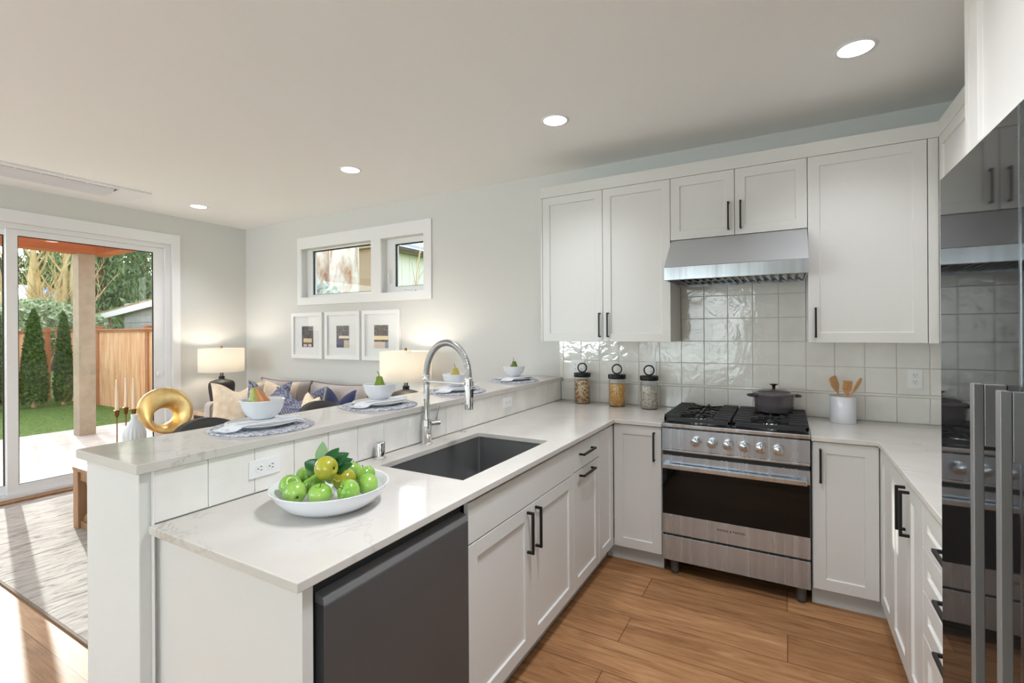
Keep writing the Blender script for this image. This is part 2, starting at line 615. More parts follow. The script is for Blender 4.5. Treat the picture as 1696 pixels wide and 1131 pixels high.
def obj(name, mb, mats, parent=None, local=False, bevel=0.0, sub=0, solid=0.0, keep=False):
    me = bpy.data.meshes.new(name)
    if parent is None and not local:
        xs = [p[0] for p in mb.v]
        ys = [p[1] for p in mb.v]
        zs = [p[2] for p in mb.v]
        org = Vector(((min(xs) + max(xs)) / 2, (min(ys) + max(ys)) / 2, min(zs)))
        if keep:
            org = Vector((0, 0, 0))
    elif parent is not None and not local:
        org = origin_of(parent)
    else:
        org = Vector((0, 0, 0))
    me.from_pydata([(p[0] - org.x, p[1] - org.y, p[2] - org.z) for p in mb.v], [], mb.f)
    me.polygons.foreach_set('use_smooth', mb.s)
    mats = mats if isinstance(mats, (list, tuple)) else [mats]
    for m in mats:
        me.materials.append(m)
    me.polygons.foreach_set('material_index', mb.m)
    b = bmesh.new()
    b.from_mesh(me)
    bmesh.ops.recalc_face_normals(b, faces=b.faces)
    b.to_mesh(me)
    b.free()
    me.update()
    o = bpy.data.objects.new(name, me)
    COL.objects.link(o)
    if parent is None:
        o.location = org
    else:
        o.parent = parent
    WORLD[o.name] = org
    if solid:
        md = o.modifiers.new('thickness', 'SOLIDIFY')
        md.thickness = solid
        md.offset = 0
    if bevel:
        md = o.modifiers.new('bevel', 'BEVEL')
        md.width = bevel
        md.segments = 2
        md.limit_method = 'ANGLE'
        md.angle_limit = math.radians(40)
    if sub:
        md = o.modifiers.new('smooth', 'SUBSURF')
        md.levels = md.render_levels = sub
    return o


def tag(o, label, cat, group=None, kind=None):
    o['label'] = label
    o['category'] = cat
    if group:
        o['group'] = group
    if kind:
        o['kind'] = kind
    return o


def thing(name, label, cat, loc=(0, 0, 0), rot=0.0, group=None):
    o = bpy.data.objects.new(name, None)
    o.empty_display_size = 0.05
    COL.objects.link(o)
    o.location = loc
    o.rotation_euler = rot if isinstance(rot, (tuple, Euler)) else (0, 0, rot)
    WORLD[o.name] = Vector(loc)
    return tag(o, label, cat, group)


def struct(name, mb, m, parent=None, **kw):
    o = obj(name, mb, m, parent, **kw)
    if parent is None:
        o['kind'] = 'structure'
    return o


def copy_tree(o, parent=None):
    c = o.copy()
    COL.objects.link(c)
    if parent is not None:
        c.parent = parent
    for ch in list(o.children):
        copy_tree(ch, c)
    return c


# the way a cabinet front faces: (along, up, out) to the world
def face_south(y):
    return lambda u, v, w: (u, y - w, v)


def face_east(x):
    return lambda u, v, w: (x + w, u, v)


def face_west(x):
    return lambda u, v, w: (x - w, u, v)


def shaker(fn, u0, u1, v0, v1, t=0.02, stile=0.058, deep=0.009):
    mb = MB()
    R = [(u0, v0), (u1, v0), (u1, v1), (u0, v1)]
    I = [(u0 + stile, v0 + stile), (u1 - stile, v0 + stile), (u1 - stile, v1 - stile), (u0 + stile, v1 - stile)]
    e = 0.003
    J = [(u0 + stile + e, v0 + stile + e), (u1 - stile - e, v0 + stile + e), (u1 - stile - e, v1 - stile - e), (u0 + stile + e, v1 - stile - e)]
    vs = [fn(a, b, 0) for a, b in R] + [fn(a, b, t) for a, b in R] + [fn(a, b, t) for a, b in I] + [fn(a, b, t - deep) for a, b in J]
    fs = [(0, 3, 2, 1)]
    for i in range(4):
        j = (i + 1) % 4
        fs += [(i, j, 4 + j, 4 + i), (4 + i, 4 + j, 8 + j, 8 + i), (8 + i, 8 + j, 12 + j, 12 + i)]
    fs.append((12, 13, 14, 15))
    return mb._add(vs, fs)


def flat_front(fn, u0, u1, v0, v1, t=0.02):
    return MB().box(u0, u1, v0, v1, 0, t, fn)


def pull(fn, u, v, length, vertical, w0=0.02, out=0.033, t=0.0105):
    """square bar pull centred at u, v"""
    mb = MB()
    h = length / 2
    if vertical:
        mb.box(u - t / 2, u + t / 2, v - h, v + h, w0 + out - t, w0 + out, fn)
        mb.box(u - t / 2, u + t / 2, v - h, v - h + t, w0, w0 + out - t, fn)
        mb.box(u - t / 2, u + t / 2, v + h - t, v + h, w0, w0 + out - t, fn)
    else:
        mb.box(u - h, u + h, v - t / 2, v + t / 2, w0 + out - t, w0 + out, fn)
        mb.box(u - h, u - h + t, v - t / 2, v + t / 2, w0, w0 + out - t, fn)
        mb.box(u + h - t, u + h, v - t / 2, v + t / 2, w0, w0 + out - t, fn)
    return mb


GAP = 0.0016


def front(cab, fn, kind, u0, u1, v0, v1, handle=None, name='door'):
    """one door or drawer front with its pull, under its cabinet"""
    a = (u0 + GAP, u1 - GAP, v0 + GAP, v1 - GAP)
    mb = shaker(fn, *a) if kind == 'shaker' else flat_front(fn, *a)
    d = obj(name, mb, M['cabinet'], cab, bevel=0.0012)
    if handle:
        u, v, ln, vert = handle
        obj('handle', pull(fn, u, v, ln, vert), M['black'], d, bevel=0.0008)
    return d

# ------------------------------------------------------------------ room shell
XL, XR, YB, YF, ZC = -6.0, 1.07, 3.714, -4.0, 2.8055
struct('floor', MB().box(XL - 0.18, XR + 0.15, YF - 0.15, YB + 0.18, -0.12, 0.0), M['floor'], keep=True)
struct('ceiling', MB().box(XL - 0.18, XR + 0.15, YF - 0.15, YB + 0.18, ZC, ZC + 0.12), M['ceiling'])
WX = [(-4.91, -3.787), (-3.65, -3.08)]
WZ = (1.89, 2.452)
hole = lambda x, z: any(a < x < b for a, b in WX) and WZ[0] < z < WZ[1]
mb = MB().slab([XL - 0.18, -4.91, -3.787, -3.65, -3.08, XR + 0.15], [-0.12, WZ[0], WZ[1], ZC + 0.05], lambda x, z: not hole(x, z), 0, 0.18,
               lambda a, b, c: (a, YB + c, b))
struct('wall_back', mb, M['wall'])
DY = (0.30, 2.852)
DZ = 2.481
mb = MB().slab([YF - 0.15, DY[0], DY[1], YB], [-0.12, DZ, ZC + 0.05], lambda y, z: not (DY[0] < y < DY[1] and z < DZ), 0, 0.18,
               lambda a, b, c: (XL - c, a, b))
struct('wall_left', mb, M['wall'])
mb = MB().slab([YF - 0.15, -2.65, -0.75, YB], [-0.12, 0.55, 2.35, ZC + 0.05], lambda y, z: not (-2.65 < y < -0.75 and 0.55 < z < 2.35), 0, 0.15,
               lambda a, b, c: (XR + c, a, b))
struct('wall_right', mb, M['wall'])
w = struct('window_5', MB().slab([-2.65, -2.59, -1.73, -1.67, -0.81, -0.75], [0.55, 0.61, 2.29, 2.35],
           lambda y, z: not (0.61 < z < 2.29 and (-2.59 < y < -1.73 or -1.67 < y < -0.81)), 0, 0.05, lambda p, q, c: (XR + 0.05 + c, p, q)), M['trim'])  # unseen window added so that light reaches the peninsula doors
for (p, q) in ((-2.59, -1.73), (-1.67, -0.81)):
    obj('pane', MB().box(XR + 0.074, XR + 0.078, p, q, 0.61, 2.29), M['pane'], w)
FW = [(-5.55, -3.65), (-2.70, -0.80)]  # first opening is an unseen window added to brighten the left side
mb = MB().slab([XL, -5.55, -3.65, -2.70, -0.80, XR], [-0.12, 0.55, 2.35, ZC + 0.05],
               lambda x, z: not (any(a < x < b for a, b in FW) and 0.55 < z < 2.35), 0, 0.15, lambda a, b, c: (a, YF - c, b))
struct('wall_front', mb, M['wall'])
for i, (a, b) in enumerate(FW):
    w = struct('window_%d' % (i + 3), MB().slab([a, a + 0.06, (a + b) / 2 - 0.03, (a + b) / 2 + 0.03, b - 0.06, b], [0.55, 0.61, 2.29, 2.35],
               lambda x, z, a=a, b=b: not (0.61 < z < 2.29 and (a + 0.06 < x < (a + b) / 2 - 0.03 or (a + b) / 2 + 0.03 < x < b - 0.06)),
               0, 0.05, lambda p, q, c: (p, YF - 0.05 - c, q)), M['trim'])
    for (p, q) in ((a + 0.06, (a + b) / 2 - 0.03), ((a + b) / 2 + 0.03, b - 0.06)):
        obj('pane', MB().box(p, q, YF - 0.078, YF - 0.074, 0.61, 2.29), M['pane'], w)
# casing round the pair of high windows
mb = MB().slab([-4.972, -4.91, -3.787, -3.65, -3.08, -2.985], [1.802, WZ[0], WZ[1], 2.585], lambda x, z: not hole(x, z), 0, 0.02, lambda a, b, c: (a, YB - c, b))
struct('trim_1', mb, M['trim'], bevel=0.002)


def high_window(name, x0, x1, gx0, gx1, gz0, gz1, crank):
    w = struct(name, MB().slab([x0, gx0, gx1, x1], [WZ[0], gz0, gz1, WZ[1]], lambda x, z: not (gx0 < x < gx1 and gz0 < z < gz1), 0, 0.06,
               lambda a, b, c: (a, YB + 0.075 + c, b)), M['trim'])
    obj('pane', MB().box(gx0, gx1, YB + 0.108, YB + 0.112, gz0, gz1), M['pane'], w)
    obj('gasket', MB().slab([gx0, gx0 + 0.014, gx1 - 0.008, gx1], [gz0, gz0 + 0.006, gz1 - 0.012, gz1],
        lambda x, z: not (gx0 + 0.014 < x < gx1 - 0.008 and gz0 + 0.006 < z < gz1 - 0.012), 0, 0.012, lambda a, b, c: (a, YB + 0.09 + c, b)), M['rubber'], w)
    if crank:
        h = MB().tube([(x0 + 0.052, YB + 0.07, 1.99), (x0 + 0.05, YB + 0.045, 2.02), (x0 + 0.05, YB + 0.04, 2.09), (x0 + 0.052, YB + 0.07, 2.13)], 0.008, 8)
        obj('latch', h, M['white_plastic'], w)
        h = MB().box(x0 + 0.30, x0 + 0.40, YB + 0.05, YB + 0.075, WZ[0] + 0.005, WZ[0] + 0.025)
        h.tube([(x0 + 0.38, YB + 0.05, WZ[0] + 0.02), (x0 + 0.33, YB + 0.035, WZ[0] + 0.03), (x0 + 0.27, YB + 0.035, WZ[0] + 0.028)], 0.007, 8)
        obj('crank', h, M['white_plastic'], w)


high_window('window_1', -4.91, -3.787, -4.822, -3.835, 1.925, 2.437, False)
high_window('window_2', -3.65, -3.08, -3.538, -3.125, 1.955, 2.398, True)

# sliding patio door in the left wall
mb = MB().slab([DY[0] - 0.082, DY[0], DY[1], DY[1] + 0.082], [0.0, DZ, 2.592], lambda y, z: not (DY[0] < y < DY[1] and z < DZ), 0, 0.02,
               lambda a, b, c: (XL + c, a, b))
struct('trim_2', mb, M['trim'], bevel=0.002)
door = struct('door_1', MB().slab([DY[0], DY[0] + 0.05, DY[1] - 0.05, DY[1]], [0.0, 0.035, DZ - 0.045, DZ],
              lambda y, z: not (DY[0] + 0.05 < y < DY[1] - 0.05 and 0.035 < z < DZ - 0.045), 0, 0.13, lambda a, b, c: (XL - 0.03 - c, a, b)), M['trim'])


def sash(name, y0, y1, x, st0, st1):
    s = obj(name, MB().slab([y0, y0 + st0, y1 - st1, y1], [0.037, 0.118, 2.380, DZ - 0.046], lambda y, z: not (y0 + st0 < y < y1 - st1 and 0.118 < z < 2.380),
            0, 0.045, lambda a, b, c: (x - c, a, b)), M['trim'], door, bevel=0.002)
    obj('glass', MB().box(x - 0.026, x - 0.020, y0 + st0, y1 - st1, 0.118, 2.380), M['pane'], s)
    obj('gasket', MB().slab([y0 + st0, y0 + st0 + 0.008, y1 - st1 - 0.010, y1 - st1], [0.118, 0.124, 2.372, 2.380],
        lambda y, z: not (y0 + st0 + 0.008 < y < y1 - st1 - 0.010 and 0.124 < z < 2.372), 0, 0.006, lambda a, b, c: (x - 0.014 - c, a, b)), M['rubber'], s)
    return s


s1 = sash('fixed_sash', 1.542, DY[1] - 0.051, -6.062, 0.076, 0.098)
obj('latch', MB().box(-6.062, -6.045, 2.735, 2.775, 1.02, 1.06), M['white_plastic'], s1)
s2 = sash('sliding_sash', DY[0] + 0.051, 1.618, -6.108, 0.09, 0.076)
struct('trim_3', MB().box(XL - 0.02, XL + 0.09, DY[0], DY[1], 0.0, 0.012), M['table_wood'], bevel=0.003)
struct('baseboard_left', MB().box(XL, XL + 0.014, DY[1] + 0.082, YB - 0.014, 0, 0.13), M['trim'], bevel=0.002)
struct('baseboard_back', MB().box(XL, -2.02, YB - 0.014, YB, 0, 0.13), M['trim'], bevel=0.002)

# half wall that carries the bar
PX0, PX1, PY0 = -1.987, -1.640, 0.690
ZBAR = 1.1025
struct('wall_peninsula', MB().box(PX0, PX1, PY0, YB, 0.0, ZBAR - 0.0295), M['wall'], bevel=0.003)


# tiles: one mesh per run, every tile a bevelled slab on the grout bed
def tile_run(name, cells, fn, bed):
    g = MB()
    for (a0, a1, b0, b1, t) in bed:
        g.box(a0, a1, b0, b1, 0, t, fn)
    o = struct(name, g, M['grout'])
    mb = MB()
    for (a0, a1, b0, b1) in cells:
        j, e, T = 0.0011, 0.0022, 0.0085
        A = [(a0 + j, b0 + j), (a1 - j, b0 + j), (a1 - j, b1 - j), (a0 + j, b1 - j)]
        B = [(a0 + j + e, b0 + j + e), (a1 - j - e, b0 + j + e), (a1 - j - e, b1 - j - e), (a0 + j + e, b1 - j - e)]
        tw = [random.uniform(-0.0006, 0.0006) for _ in range(4)]
        vs = [fn(a, b, 0.002) for a, b in A] + [fn(a, b, T - e * 0.8) for a, b in A] + [fn(B[q][0], B[q][1], T + tw[q]) for q in range(4)]
        fs = []
        for q in range(4):
            r = (q + 1) % 4
            fs += [(q, r, 4 + r, 4 + q), (4 + q, 4 + r, 8 + r, 8 + q)]
        fs.append((8, 9, 10, 11))
        mb._add(vs, fs)
    t = obj('tile', mb, M['tile'], o)
    return o


TP = 0.1565
cols = [-1.643] + [-0.354 + TP * q for q in range(-8, 10) if -1.63 < -0.354 + TP * q < 1.06] + [XR]
rows_low = [0.914, 1.070]
rows = [1.086, 1.245, 1.4036]
rows_hood = [1.4036, 1.565, 1.725, 1.83]
cells = []
for i in range(len(cols) - 1):
    if cols[i + 1] - cols[i] < 0.01:
        continue
    if cols[i] > -1.64:
        cells.append((cols[i], cols[i + 1], rows_low[0], rows_low[1]))
    else:
        cells.append((-1.628, cols[i + 1], rows_low[0], rows_low[1]))
    for j in range(2):
        cells.append((cols[i], cols[i + 1], rows[j], rows[j + 1]))
hc = [-0.669] + [c for c in cols if -0.66 < c < 0.11] + [0.1152]
for i in range(len(hc) - 1):
    if hc[i + 1] - hc[i] > 0.012:
        for j in range(3):
            cells.append((hc[i], hc[i + 1], rows_hood[j], rows_hood[j + 1]))
bk = tile_run('wall_tile', cells, face_south(YB), [(-1.626, XR, 0.914, 1.0716, 0.0035), (-1.643, XR, 1.0716, 1.4036, 0.0035), (-0.669, 0.1152, 1.4036, 1.83, 0.0035)])
lm = MB()
lm.box(-1.60, XR, 1.0708, 1.0852, 0.002, 0.014, face_south(YB))
obj('pencil_liner', lm, M['tile'], bk, bevel=0.004)
pc = [0.722] + [0.879 + 0.1572 * q for q in range(0, 18)] + [3.700]
cells = [(pc[i], pc[i + 1], 0.9145, ZBAR - 0.030) for i in range(len(pc) - 1) if pc[i + 1] - pc[i] > 0.02]
pb = tile_run('wall_tile_bar', cells, face_east(PX1 + 0.004), [(0.722, 3.70, 0.9, ZBAR - 0.030, 0.003)])
obj('tile_edge_strip', MB().box(0.7205, 0.7225, 0.0, ZBAR - 0.030, -0.003, 0.0125, lambda u, v, w: (PX1 + 0.004 + w, u, v)), M['white_plastic'], pb)

# ------------------------------------------------------------------ ceiling fittings
LIGHTS = [(0.293, 2.79, 'recessed ceiling light nearest the fridge, above the range corner'),
          (-1.255, 2.785, 'recessed ceiling light above the kitchen peninsula, second from the fridge'),
          (-3.078, 2.785, 'recessed ceiling light over the sofa, in front of the high windows'),
          (-5.32, 2.79, 'recessed ceiling light nearest the sliding glass door')]
LIGHTS += [(-0.45, 1.45, 'added unseen ceiling light over the kitchen aisle, on the sink side'), (-0.27, 1.15, 'added unseen ceiling light over the kitchen aisle, on the fridge side'),  # these six are unseen, added to fill the kitchen and room with light
           (-3.6, 0.45, 'added unseen ceiling light over the near edge of the rug'), (-0.5, -1.9, 'added unseen ceiling light far behind the camera, before the middle window'),
           (-2.6, -1.9, 'added unseen ceiling light far behind the camera, between two windows'), (-4.7, -1.9, 'added unseen ceiling light far behind the camera, at the added side window')]
for i, (x, y, lab) in enumerate(LIGHTS):
    t = thing('recessed_ceiling_light', lab, 'ceiling light', (x, y, ZC), 0, 'recessed ceiling lights')
    obj('trim_ring', MB().lathe([(0.070, 0.002), (0.072, -0.004), None, (0.088, -0.003), (0.090, 0.0)], (x, y, ZC), 40), M['trim'], t)
    obj('lens', MB().lathe([(0.0, -0.0025), (0.071, -0.0025), (0.071, 0.0)], (x, y, ZC), 40), M['lens'], t)
    d = bpy.data.lights.new('can_lamp', 'SPOT')
    d.energy = 36 if y > 2 else (82 if y > 0.9 else 10)
    d.spot_size = math.radians(118)
    d.spot_blend = 1.0
    d.shadow_soft_size = 0.07
    d.color = (0.90, 0.925, 1.0)
    l = bpy.data.objects.new('can_lamp', d)
    COL.objects.link(l)
    l.location = (x, y, ZC - 0.02)

t = thing('ceiling_air_unit', 'white slim air conditioner panel set in the ceiling near the sliding door', 'air conditioner', (-5.42, 1.4, ZC))
mb = MB().slab([-5.66, -5.36, -5.255, -5.20], [0.50, 0.72, 2.08, 2.308], lambda x, y: not (-5.36 < x < -5.255 and 0.72 < y < 2.08), ZC - 0.018, ZC)
obj('panel', mb, M['trim'], t, bevel=0.003)
obj('outlet_recess', MB().box(-5.36, -5.255, 0.72, 2.08, ZC - 0.004, ZC - 0.001), mat('vent_recess', lin(70, 70, 72), 0.6), t)
bl = MB()
P_ = [(-5.300, -0.010), (-5.360, -0.022), (-5.430, -0.031), (-5.520, -0.034), (-5.560, -0.030), (-5.560, -0.0185), (-5.362, -0.0185), (-5.300, -0.0075)]
bl.prism(P_, 0.73, 2.06, lambda p, q, w: (p, w, ZC + q))
obj('louver', bl, mat('vent_louver', lin(206, 207, 212), 0.45), t)
for q in range(9):
    y = 0.80 + q * 0.15
    obj('vane', MB().box(-5.298, -5.257, y - 0.003, y + 0.003, ZC - 0.014, ZC - 0.0045), M['trim'], t)

# ------------------------------------------------------------------ wall cabinets
YU = 3.346          # face of the wall cabinet doors
ZU0, ZU1, ZU2 = 1.4036, 2.4972, 2.5807
S = face_south(YU + 0.02)


def carcass(cab, x0, x1, y0, y1, z0, z1, name='body'):
    return obj(name, MB().box(x0, x1, y0, y1, z0, z1), M['cabinet'], cab, bevel=0.001)


c = thing('wall_cabinet', 'white two-door wall cabinet at the left end, beside the range hood', 'cabinet', (-1.14, 3.53, ZU0))
carcass(c, -1.635, -0.671, YU + 0.0205, YB - 0.001, ZU0, ZU1 - 0.001)
obj('filler', MB().box(-1.635, -1.6215, YU, YU + 0.0203, ZU0, ZU1 - 0.001), M['cabinet'], c)
front(c, S, 'shaker', -1.620, -1.1416, ZU0, ZU1, (-1.163, 1.524, 0.175, True))
front(c, S, 'shaker', -1.1416, -0.6694, ZU0, ZU1, (-1.102, 1.524, 0.175, True))
c = thing('wall_cabinet', 'white short two-door wall cabinet directly above the steel range hood', 'cabinet', (-0.277, 3.53, 2.0808))
carcass(c, -0.669, 0.1145, YU + 0.0205, YB - 0.001, 2.0815, ZU1 - 0.001)
front(c, S, 'shaker', -0.6694, -0.277, 2.0808, ZU1, (-0.312, 2.203, 0.175, True))
front(c, S, 'shaker', -0.277, 0.1151, 2.0808, ZU1, (-0.242, 2.203, 0.175, True))
c = thing('wall_cabinet', 'white tall single-door wall cabinet between range hood and fridge corner', 'cabinet', (0.4, 3.53, ZU0))
carcass(c, 0.1165, 0.7285, YU + 0.0205, YB - 0.001, ZU0, ZU1 - 0.001)
front(c, S, 'shaker', 0.1151, 0.6631, ZU0, ZU1, (0.153, 1.522, 0.175, True))
obj('filler', MB().box(0.6655, 0.7083, YU, YU + 0.0203, ZU0, ZU1 - 0.001), M['cabinet'], c)
c = thing('wall_cabinet', 'white wall cabinet on the right wall, partly hidden behind the fridge', 'cabinet', (0.9, 2.45, ZU0))
carcass(c, 0.7295, XR - 0.001, 1.600, YU + 0.019, ZU0, ZU1 - 0.001)
W_ = face_west(0.729)
for (a, b) in ((1.602, 2.18), (2.18, 2.76), (2.76, 3.338)):
    front(c, W_, 'shaker', a, b, ZU0, ZU1)
mb = MB().slab([-1.637, 0.709, XR - 0.001], [1.600, YU, YB - 0.001], lambda x, y: y > YU or x > 0.709, ZU1 + 0.001, ZU2)
tag(obj('cabinet_fascia', mb, M['cabinet'], bevel=0.0015), 'white flat fascia board running along the top of the wall cabinets', 'fascia')

# ------------------------------------------------------------------ range hood
HX0, HX1 = -0.665, 0.113
h = thing('range_hood', 'stainless steel range hood with sloped front over the range', 'range hood', (-0.276, 3.4, 1.795))
mb = MB()
yb = YB - 0.012
x0, x1 = HX0, HX1
vs = [(x, y, z) for x in (x0, x1) for (y, z) in ((3.119, 1.876), (YU + 0.004, 2.0795), (yb, 2.0795), (yb, 1.876))]
mb._add(vs, [(0, 1, 5, 4), (1, 2, 6, 5), (2, 3, 7, 6), (0, 3, 2, 1), (4, 5, 6, 7), (0, 4, 7, 3)])
obj('canopy', mb, M['steel_hood'], h, bevel=0.002)
mb = MB().slab([x0, x0 + 0.012, x1 - 0.012, x1], [3.119, 3.131, yb - 0.01, yb], lambda x, y: not (x0 + 0.012 < x < x1 - 0.012 and 3.131 < y < yb - 0.01), 1.795, 1.8755)
obj('skirt', mb, M['steel_bright'], h, bevel=0.002)
obj('filter_tray', MB().box(x0 + 0.013, x1 - 0.013, 3.132, yb - 0.011, 1.828, 1.834), M['steel_dark'], h)
bf = MB()
for q in range(17):
    xx = x0 + 0.03 + q * 0.044
    bf._add([(xx, 3.17, 1.8275), (xx + 0.026, 3.17, 1.806), (xx + 0.026, 3.64, 1.806), (xx, 3.64, 1.8275),
             (xx + 0.004, 3.17, 1.8278), (xx + 0.030, 3.17, 1.8085), (xx + 0.030, 3.64, 1.8085), (xx + 0.004, 3.64, 1.8278)],
            [(0, 1, 2, 3), (4, 7, 6, 5), (0, 4, 5, 1), (1, 5, 6, 2), (2, 6, 7, 3), (3, 7, 4, 0)])
obj('baffle', bf, M['steel_handle'], h)
cp = obj('control_panel', MB().box(-0.40, -0.14, 3.1315, 3.165, 1.800, 1.827), M['black_glass'], h)
for q in range(6):
    obj('button', MB().box(-0.345 + q * 0.024, -0.333 + q * 0.024, 3.1400, 3.1480, 1.7985, 1.7999), M['steel_bright'], cp)

# ------------------------------------------------------------------ base cabinets
XP = -0.974
E_ = face_east(XP - 0.02)
ZB0, ZB1 = 0.0987, 0.876
panel = MB().box(-1.6395, -0.978, 0.735, 0.765, 0.0, 0.8885)
tag(obj('peninsula_end_board', panel, M['cabinet'], bevel=0.0015), 'white flat end panel closing the near end of the peninsula', 'panel')


def toe(cab, x0, x1, y0, y1):
    return obj('toe_kick', MB().box(x0, x1, y0, y1, 0.0, ZB0 - 0.001), M['toe'], cab)


c = thing('base_cabinet', 'white sink base cabinet with flat false front above two doors', 'cabinet', (-1.3, 1.885, 0))
carcass(c, -1.62, XP - 0.0205, 1.404, 2.365, ZB0, 0.64)
toe(c, -1.10, -1.035, 1.404, 2.365)
front(c, E_, 'flat', 1.402, 2.368, 0.727, ZB1, name='false_front')
front(c, E_, 'shaker', 1.402, 1.886, ZB0, 0.725, (1.847, 0.613, 0.18, True))
front(c, E_, 'shaker', 1.886, 2.368, ZB0, 0.725, (1.925, 0.613, 0.18, True))
c = thing('base_cabinet', 'white narrow base cabinet with drawer over pull-out, right of the sink', 'cabinet', (-1.3, 2.565, 0))
carcass(c, -1.62, XP - 0.0205, 2.370, 2.762, ZB0, 0.8885)
toe(c, -1.10, -1.035, 2.368, 2.764)
front(c, E_, 'flat', 2.368, 2.766, 0.733, ZB1, (2.545, 0.815, 0.19, False), 'drawer')
front(c, E_, 'shaker', 2.368, 2.766, ZB0, 0.730, (2.545, 0.700, 0.19, False))
c = thing('base_cabinet', 'white corner base cabinet where the peninsula meets the range wall', 'cabinet', (-1.3, 2.91, 0))
carcass(c, -1.62, XP - 0.0205, 2.768, 3.062, ZB0, 0.8885)
toe(c, -1.10, -1.035, 2.766, 3.09)
front(c, E_, 'shaker', 2.766, 3.041, ZB0, ZB1)
YD = 3.044
B_ = face_south(YD + 0.02)
c = thing('base_cabinet', 'white narrow single-door base cabinet on the left of the range', 'cabinet', (-0.82, 3.38, 0))
carcass(c, -0.972, -0.667, YD + 0.0205, 3.70, ZB0, 0.8885)
toe(c, -1.03, -0.667, 3.092, 3.15)
front(c, B_, 'shaker', -0.972, -0.669, ZB0, 0.884, (-0.712, 0.763, 0.178, True))
c = thing('base_cabinet', 'white single-door base cabinet on the right of the range', 'cabinet', (0.26, 3.38, 0))
carcass(c, 0.1175, 0.4325, YD + 0.0205, 3.70, ZB0, 0.8885)
toe(c, 0.118, 0.47, 3.092, 3.15)
front(c, B_, 'shaker', 0.120, 0.409, ZB0, 0.884, (0.156, 0.760, 0.178, True))
XD = 0.412
Wd = face_west(XD + 0.02)
c = thing('base_cabinet', 'white two-door corner base cabinet on the right wall beside the range', 'cabinet', (0.75, 2.73, 0))
carcass(c, 0.4335, XR - 0.01, 2.422, 3.062, ZB0, 0.8885)
toe(c, 0.462, 0.52, 2.42, 3.09)
front(c, Wd, 'shaker', 2.75, 3.040, ZB0, ZB1)
front(c, Wd, 'shaker', 2.42, 2.75, ZB0, ZB1, (2.455, 0.763, 0.178, True))
c = thing('base_cabinet', 'white narrow base cabinet between the right corner cabinet and the drawers', 'cabinet', (0.75, 2.295, 0))
carcass(c, 0.4335, XR - 0.01, 2.172, 2.4195, ZB0, 0.8885)
toe(c, 0.462, 0.52, 2.17, 2.42)
front(c, Wd, 'shaker', 2.17, 2.42, ZB0, ZB1, (2.38, 0.763, 0.178, True))
c = thing('base_cabinet', 'white stack of drawers with black pulls right beside the fridge', 'cabinet', (0.75, 1.885, 0))
carcass(c, 0.4335, XR - 0.01, 1.600, 2.1695, ZB0, 0.8885)
toe(c, 0.462, 0.52, 1.60, 2.17)
for (a, b, hz) in ((0.730, ZB1, 0.812), (0.575, 0.728, 0.657), (0.420, 0.573, 0.500), (ZB0, 0.418, 0.335)):
    front(c, Wd, 'shaker', 1.602, 2.17, a, b, (1.80, hz, 0.19, False), 'drawer')

# worktops
ZT = 0.914
CT = 0.0245
SX0, SX1, SY0, SY1 = -1.506, -1.073, 1.511, 2.276
xs = [-1.626, SX0, SX1, -0.958, -0.6645]
ys = [0.7084, SY0, SY1, 3.0225, 3.703]
mb = MB().slab(xs, ys, lambda x, y: (x < -0.958 or y > 3.0225) and not (SX0 < x < SX1 and SY0 < y < SY1), ZT - CT, ZT)
tag(obj('worktop', mb, M['quartz'], bevel=0.0025, keep=True), 'white quartz worktop of the peninsula with the sink cut into it', 'worktop')
mb = MB().slab([0.1145, 0.4015, XR - 0.001], [1.600, 3.0225, 3.703], lambda x, y: y > 3.0225 or x > 0.4015, ZT - CT, ZT)
tag(obj('worktop', mb, M['quartz'], bevel=0.0025, keep=True), 'white quartz worktop right of the range running towards the fridge', 'worktop')
mb = MB().box(-2.0191, -1.6141, 0.673, YB - 0.013, ZBAR - 0.0288, ZBAR)
tag(obj('bar_counter', mb, M['quartz'], bevel=0.0025, keep=True), 'raised white quartz bar top set with four places', 'bar top')

# sink bowl
s = thing('sink', 'dark gunmetal undermount sink set in the peninsula worktop', 'sink', ((SX0 + SX1) / 2, (SY0 + SY1) / 2, 0.66))
mb = MB()
a, b, c_, d_ = SX0 - 0.004, SX1 + 0.004, SY0 - 0.004, SY1 + 0.004
zt, zb = ZT - CT - 0.0005, 0.672
r = 0.012


def rring(x0, x1, y0, y1, z, r, n=5):
    out = []
    for (cx, cy, a0) in ((x1 - r, y1 - r, 0), (x0 + r, y1 - r, PI / 2), (x0 + r, y0 + r, PI), (x1 - r, y0 + r, 1.5 * PI)):
        for q in range(n + 1):
            t_ = a0 + PI / 2 * q / n
            out.append((cx + r * math.cos(t_), cy + r * math.sin(t_), z))
    return out


rings = [rring(a - 0.02, b + 0.02, c_ - 0.02, d_ + 0.02, zt, r + 0.02), rring(a, b, c_, d_, zt, r), rring(a, b, c_, d_, zb + 0.012, r),
         rring(a + 0.012, b - 0.012, c_ + 0.012, d_ - 0.012, zb, r)]
n_ = len(rings[0])
fs = [(k * n_ + i, k * n_ + (i + 1) % n_, (k + 1) * n_ + (i + 1) % n_, (k + 1) * n_ + i) for k in range(3) for i in range(n_)]
fs.append(tuple(3 * n_ + i for i in range(n_)))
mb._add([p for q in rings for p in q], fs)
obj('bowl', mb, M['steel_sink'], s)
obj('drain', MB().lathe([(0.0, 0.003), (0.03, 0.003), (0.036, 0.005), (0.044, 0.004), (0.045, 0.0005)], (-1.29, 1.98, zb), 24), M['chrome'], s)

